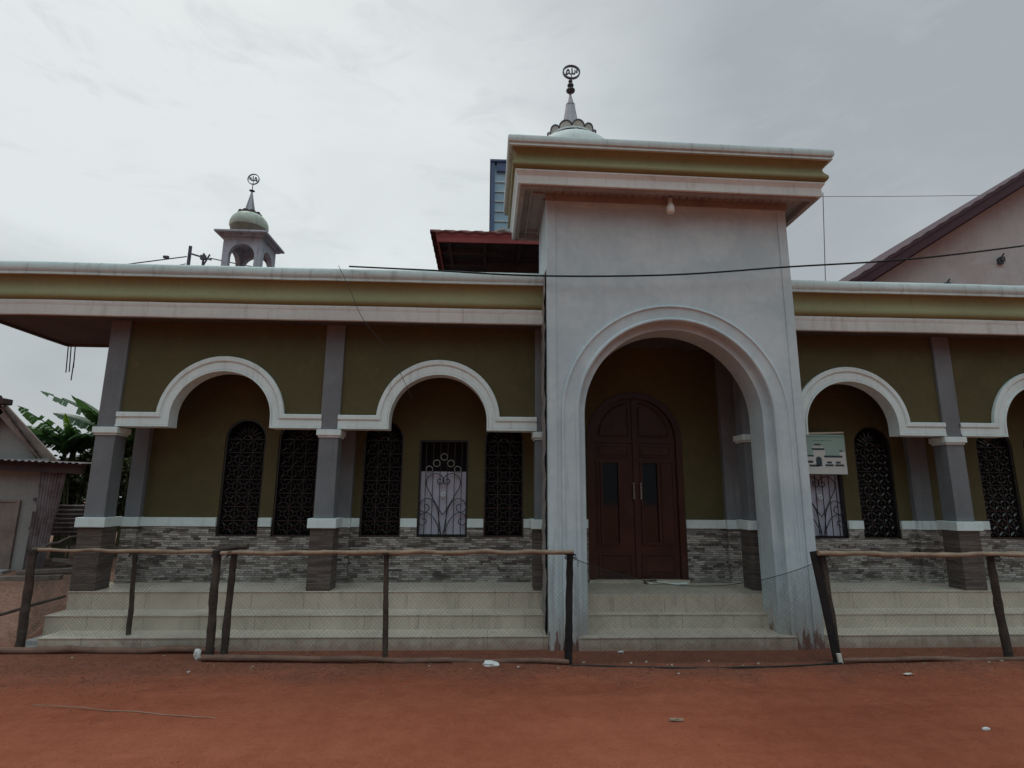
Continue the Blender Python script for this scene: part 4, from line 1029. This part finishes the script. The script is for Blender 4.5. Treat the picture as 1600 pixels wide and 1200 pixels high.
def bush(c, rx, ry, rz, n, label, seed):
    o = thing('bush', (c[0], c[1], .3), label, 'bush', 'bushes behind the corrugated fence panel'); rr = random.Random(seed); m = MB()
    clumps = [(Vector((rr.gauss(0, .45), rr.gauss(0, .45), rr.uniform(-.9, .9))), rr.uniform(.25, .42)) for _ in range(16)]
    for _ in range(n):
        cc, rad = rr.choice(clumps)
        d = Vector((rr.gauss(0, 1), rr.gauss(0, 1), rr.gauss(0, 1))).normalized()*rad*rr.uniform(.5, 1)
        p = cc+d; P = Vector((c[0]+p.x*rx, c[1]+p.y*ry, c[2]+p.z*rz))
        a = Vector((rr.gauss(0, 1), rr.gauss(0, 1), rr.gauss(-.2, .6))).normalized(); b_ = a.cross(Vector((rr.gauss(0, .4), rr.gauss(0, .4), 1))).normalized()
        l = rr.uniform(.05, .11)*(1+.5*(rx > 1)); w = l*.42
        m.add([P, P+a*l*.5+b_*w, P+a*l, P+a*l*.5-b_*w], [(0, 1, 2, 3)])
    m.build('foliage', M['bush'], o, weld=False)
    s = MB()
    for i in range(5): s.tube([(c[0]+.04*i-.1, c[1], .1), (c[0]+rx*rr.uniform(-.5, .5), c[1]+ry*rr.uniform(-.4, .4), c[2]+rz*.4)], [.03, .012], 6)
    s.build('stem', M['bark'], o)
bush((-3.5, 4.75, 1.6), .6, .45, .65, 4200, 'olive green bush above the horizontal corrugated panel', 11)
bush((-2.75, 5.0, 1.75), .5, .45, 1.0, 4200, 'leafy bush seen through the slit beside the corner pillar', 12)
bush((-5.3, 7.5, 1.5), 1.3, .7, 1.3, 6500, 'large dense bush behind the banana plants and the cement house', 14)
bush((-4.2, 8.0, 1.6), 1.3, .7, 1.4, 6500, 'tall dark bush far behind the corner pillar, beyond the other bushes', 15)
bush((-3.0, 5.7, 1.4), .6, .5, .9, 2600, 'low leafy bush behind the corner pillar foot', 13)

# ------------------------------------------------------------------ litter
def crumple(c, r, mat, name, label, cat, seed, flat=.5):
    rr = random.Random(seed); bm = bmesh.new(); bmesh.ops.create_icosphere(bm, subdivisions=2, radius=1)
    for v in bm.verts: v.co *= 1+rr.uniform(-.35, .35)
    m = MB(); m.add([(c[0]+v.co.x*r[0], c[1]+v.co.y*r[1], c[2]+v.co.z*r[2]) for v in bm.verts], [tuple(v.index for v in f.verts) for f in bm.faces]); bm.free()
    return tag(m.build(name, M[mat], origin=c), label, cat)
crumple((4.74, -1.22, .025), (.075, .035, .03), 'bagwhite', 'plastic_bag', 'crumpled white plastic bag by the bottom rail left of the portico', 'plastic bag', 1)
crumple((1.90, -.93, .05), (.035, .02, .05), 'bagwhite', 'plastic_scrap', 'white plastic scrap at the foot of the double post', 'plastic scrap', 2)
tag(MB().obox((8.175, -1.17, .0), (8.165, -1.165, .09), .04, .03, (0, 1, 0)).build('wood_block', M['cream'], bevel=.004, origin=(8.17, -1.17, 0)), 'pale wood block at the foot of the forked black post', 'wood block')
sk = thing('sandal_scraps', (6.98, .4, ZF), 'flattened pale scraps and a dark sandal on the porch floor before the door', 'scraps')
MB().obox((6.74, .44, ZF+.02), (7.02, .47, ZF+.02), .09, .03).build('wood_scrap', M['cream'], sk, bevel=.006)
MB().obox((6.72, .5, ZF+.02), (6.88, .48, ZF+.035), .06, .03).build('dark_scrap', M['darkwood'], sk, bevel=.008)
MB().obox((7.0, .38, ZF+.012), (7.25, .44, ZF+.012), .05, .015).build('flat_scrap', M['trim'], sk, bevel=.004)
tag(MB().tube(wob((1.27, -2.11, .014), (2.75, -2.39, .014), 7, .006, 5), .0032, 6, .1).build('dry_stick', M['polewood'], smooth=60, origin=(2, -2.2, 0)), 'long thin reddish stick lying on the earth road at left', 'stick')
crumple((6.08, -2.51, .012), (.05, .018, .01), 'polewood', 'dry_leaf', 'dry curled leaf in the middle of the road', 'leaf', 5)
crumple((8.22, -2.73, .012), (.028, .014, .01), 'bagwhite', 'paper_scrap', 'small pale paper scrap on the road at the right', 'paper', 6)
crumple((8.58, -1.53, .012), (.05, .02, .008), 'cream', 'cloth_scrap', 'tan flattened scrap before the right fence', 'scrap', 7)
crumple((6.094, -.784, .012), (.03, .018, .012), 'bagwhite', 'paper_chip', 'white chip lying before the portico bottom step', 'scrap', 8)
rr = random.Random(42)
protos = []
for i in range(3):
    o = crumple((0, 0, 0), (.022, .017, .012), 'stone', 'pebble', 'x', 'pebble', 60+i); protos.append(o)
k = 0
for i in range(34):
    x = rr.uniform(-.3, 10.3); y = -1.12-abs(rr.gauss(0, .16)) if x > 2 else -.78-abs(rr.gauss(0, .12))
    if i > 29: y = rr.uniform(-3.3, -1.3)
    o = protos[k] if k < 3 else protos[k % 3].copy()
    if k >= 3: COL.objects.link(o)
    o.location = (x, y, ground_z(x, y)+.004); s_ = rr.uniform(.25, .8); o.scale = (s_, s_, s_); o.rotation_euler = (0, 0, rr.uniform(0, 6))
    o['label'] = 'small pale pebble lying on the red earth near the fence'; o['group'] = 'pebbles on the earth'; k += 1
cm = MB()
for i in range(11000):
    x = rr.uniform(-1.5, 11.5)
    y = -1.05-abs(rr.gauss(0, .42)) if i % 3 else rr.uniform(-4.2, -.95)
    z_ = ground_z(x, y); s_ = rr.uniform(.003, .0095)*(1.2 if i % 3 else .8)
    a = rr.uniform(0, 6); vs = [(x+s_*math.cos(a+q*2.1)*rr.uniform(.7, 1.3), y+s_*math.sin(a+q*2.1)*rr.uniform(.7, 1.3), z_-.002) for q in range(3)]+[(x, y, z_+s_*rr.uniform(.5, 1.1))]
    cm.add(vs, [(0, 1, 3), (1, 2, 3), (2, 0, 3)])
o = cm.build('gravel', M['crumb'], weld=False); o['kind'] = 'stuff'; o['label'] = 'loose red earth crumbs strewn along the fence'

# ------------------------------------------------------------------ world, sun, camera
SUN_EL, SUN_AZ = math.radians(58), math.radians(-35)     # high, behind the mosque to the left
w = bpy.data.worlds.new('World'); sc.world = w; w.use_nodes = True
t = NT(w.node_tree); bg = w.node_tree.nodes['Background']
sky = t.new('ShaderNodeTexSky', sky_type='NISHITA'); sky.sun_disc = False; sky.sun_elevation = SUN_EL; sky.sun_rotation = SUN_AZ; sky.air_density = 1.5; sky.dust_density = 3
tc = t.new('ShaderNodeTexCoord'); gdir = tc.outputs['Generated']
nx, ny, nz = t.sep(gdir)
def dirlobe(v, c0, c1):
    d = t.new('ShaderNodeVectorMath', operation='DOT_PRODUCT'); t.link(gdir, d.inputs[0]); d.inputs[1].default_value = Vector(v).normalized(); return t.rng(d.outputs['Value'], c0, c1)
lobe = dirlobe((-.42, .83, .38), .60, .97)
lobe2 = dirlobe((-.70, .62, .38), .86, .995)
cl1 = t.noise(t.scaled(gdir, 1.3, 1.3, 3.2), 1.6, 6, .55, .5); cl2 = t.noise(t.scaled(gdir, 2, 2, 5), 3.4, 6, .6, .8)
grey = t.mix(t.rng(nz, .05, .5), c4((4.25, 4.65, 4.9)), c4((3.85, 4.2, 4.45)))
bright = c4((7.5, 8.0, 8.05))
low = t.rng(nz, .19, .40)                                # a duller band near the skyline
fac = t.math('MULTIPLY', lobe, t.math('ADD', t.math('MULTIPLY', low, .85), .15))
fac = t.math('ADD', t.math('MULTIPLY', fac, .92), t.math('MULTIPLY', t.math('MULTIPLY', lobe2, low), .25))
fac = t.math('ADD', fac, t.math('MULTIPLY', t.math('SUBTRACT', cl1, .5), .85), True)
cloud = t.mix(fac, grey, bright)
wisp = t.math('MULTIPLY', t.rng(cl2, .5, .72), t.rng(nz, .3, .6, .14, .32))
cloud = t.mix(wisp, cloud, c4((4.8, 5.2, 5.5)))
cloud = t.mix(t.rng(nz, .73, .92), cloud, c4((10.6, 13.0, 13.8)))  # out-of-view zenith raised to brighten portico, steps and ground
back = t.rng(ny, .1, -.5)
cloud = t.mix(back, cloud, t.mix(t.rng(nz, .22, .8), c4((.7, .9, 1.0)), c4((10.6, 13.0, 13.8))))  # unseen sky behind the camera, dimmed low down to keep the porch dark
t.link(t.mix(.95, sky.outputs[0], cloud), bg.inputs[0]); bg.inputs[1].default_value = .1
sd = bpy.data.lights.new('sun', 'SUN'); sd.energy = .5; sd.angle = math.radians(14); sd.color = (1, .95, .88)
so_ = bpy.data.objects.new('sun', sd); COL.objects.link(so_)
dv = Vector((math.sin(SUN_AZ)*math.cos(SUN_EL), math.cos(SUN_AZ)*math.cos(SUN_EL), math.sin(SUN_EL)))
so_.rotation_euler = dv.to_track_quat('Z', 'Y').to_euler(); so_.location = dv*40

cam = bpy.data.cameras.new('camera'); co = bpy.data.objects.new('camera', cam); COL.objects.link(co); sc.camera = co
pt, yw_, rl = .1907, .0450, .0072
fw = Vector((math.sin(yw_)*math.cos(pt), math.cos(yw_)*math.cos(pt), math.sin(pt))); rt = Vector((math.cos(yw_), -math.sin(yw_), 0)); upv = rt.cross(fw)
Rv = rt*math.cos(rl)+upv*math.sin(rl); Uv = -rt*math.sin(rl)+upv*math.cos(rl)
co.matrix_world = Matrix(((Rv.x, Uv.x, -fw.x, 4.6773), (Rv.y, Uv.y, -fw.y, -6.8784), (Rv.z, Uv.z, -fw.z, 1.6308), (0, 0, 0, 1)))
cam.sensor_fit = 'HORIZONTAL'; cam.sensor_width = 36; cam.lens = 869.2433/1600*36; cam.clip_start = .05; cam.clip_end = 600
vs = sc.view_settings; vs.view_transform = 'Standard'; vs.look = 'None'; vs.exposure = 0; vs.gamma = 1; vs.use_curve_mapping = False
sc.render.resolution_x, sc.render.resolution_y = 1024, 768
sc.cycles.max_bounces = 8; sc.cycles.diffuse_bounces = 4; sc.cycles.transparent_max_bounces = 8
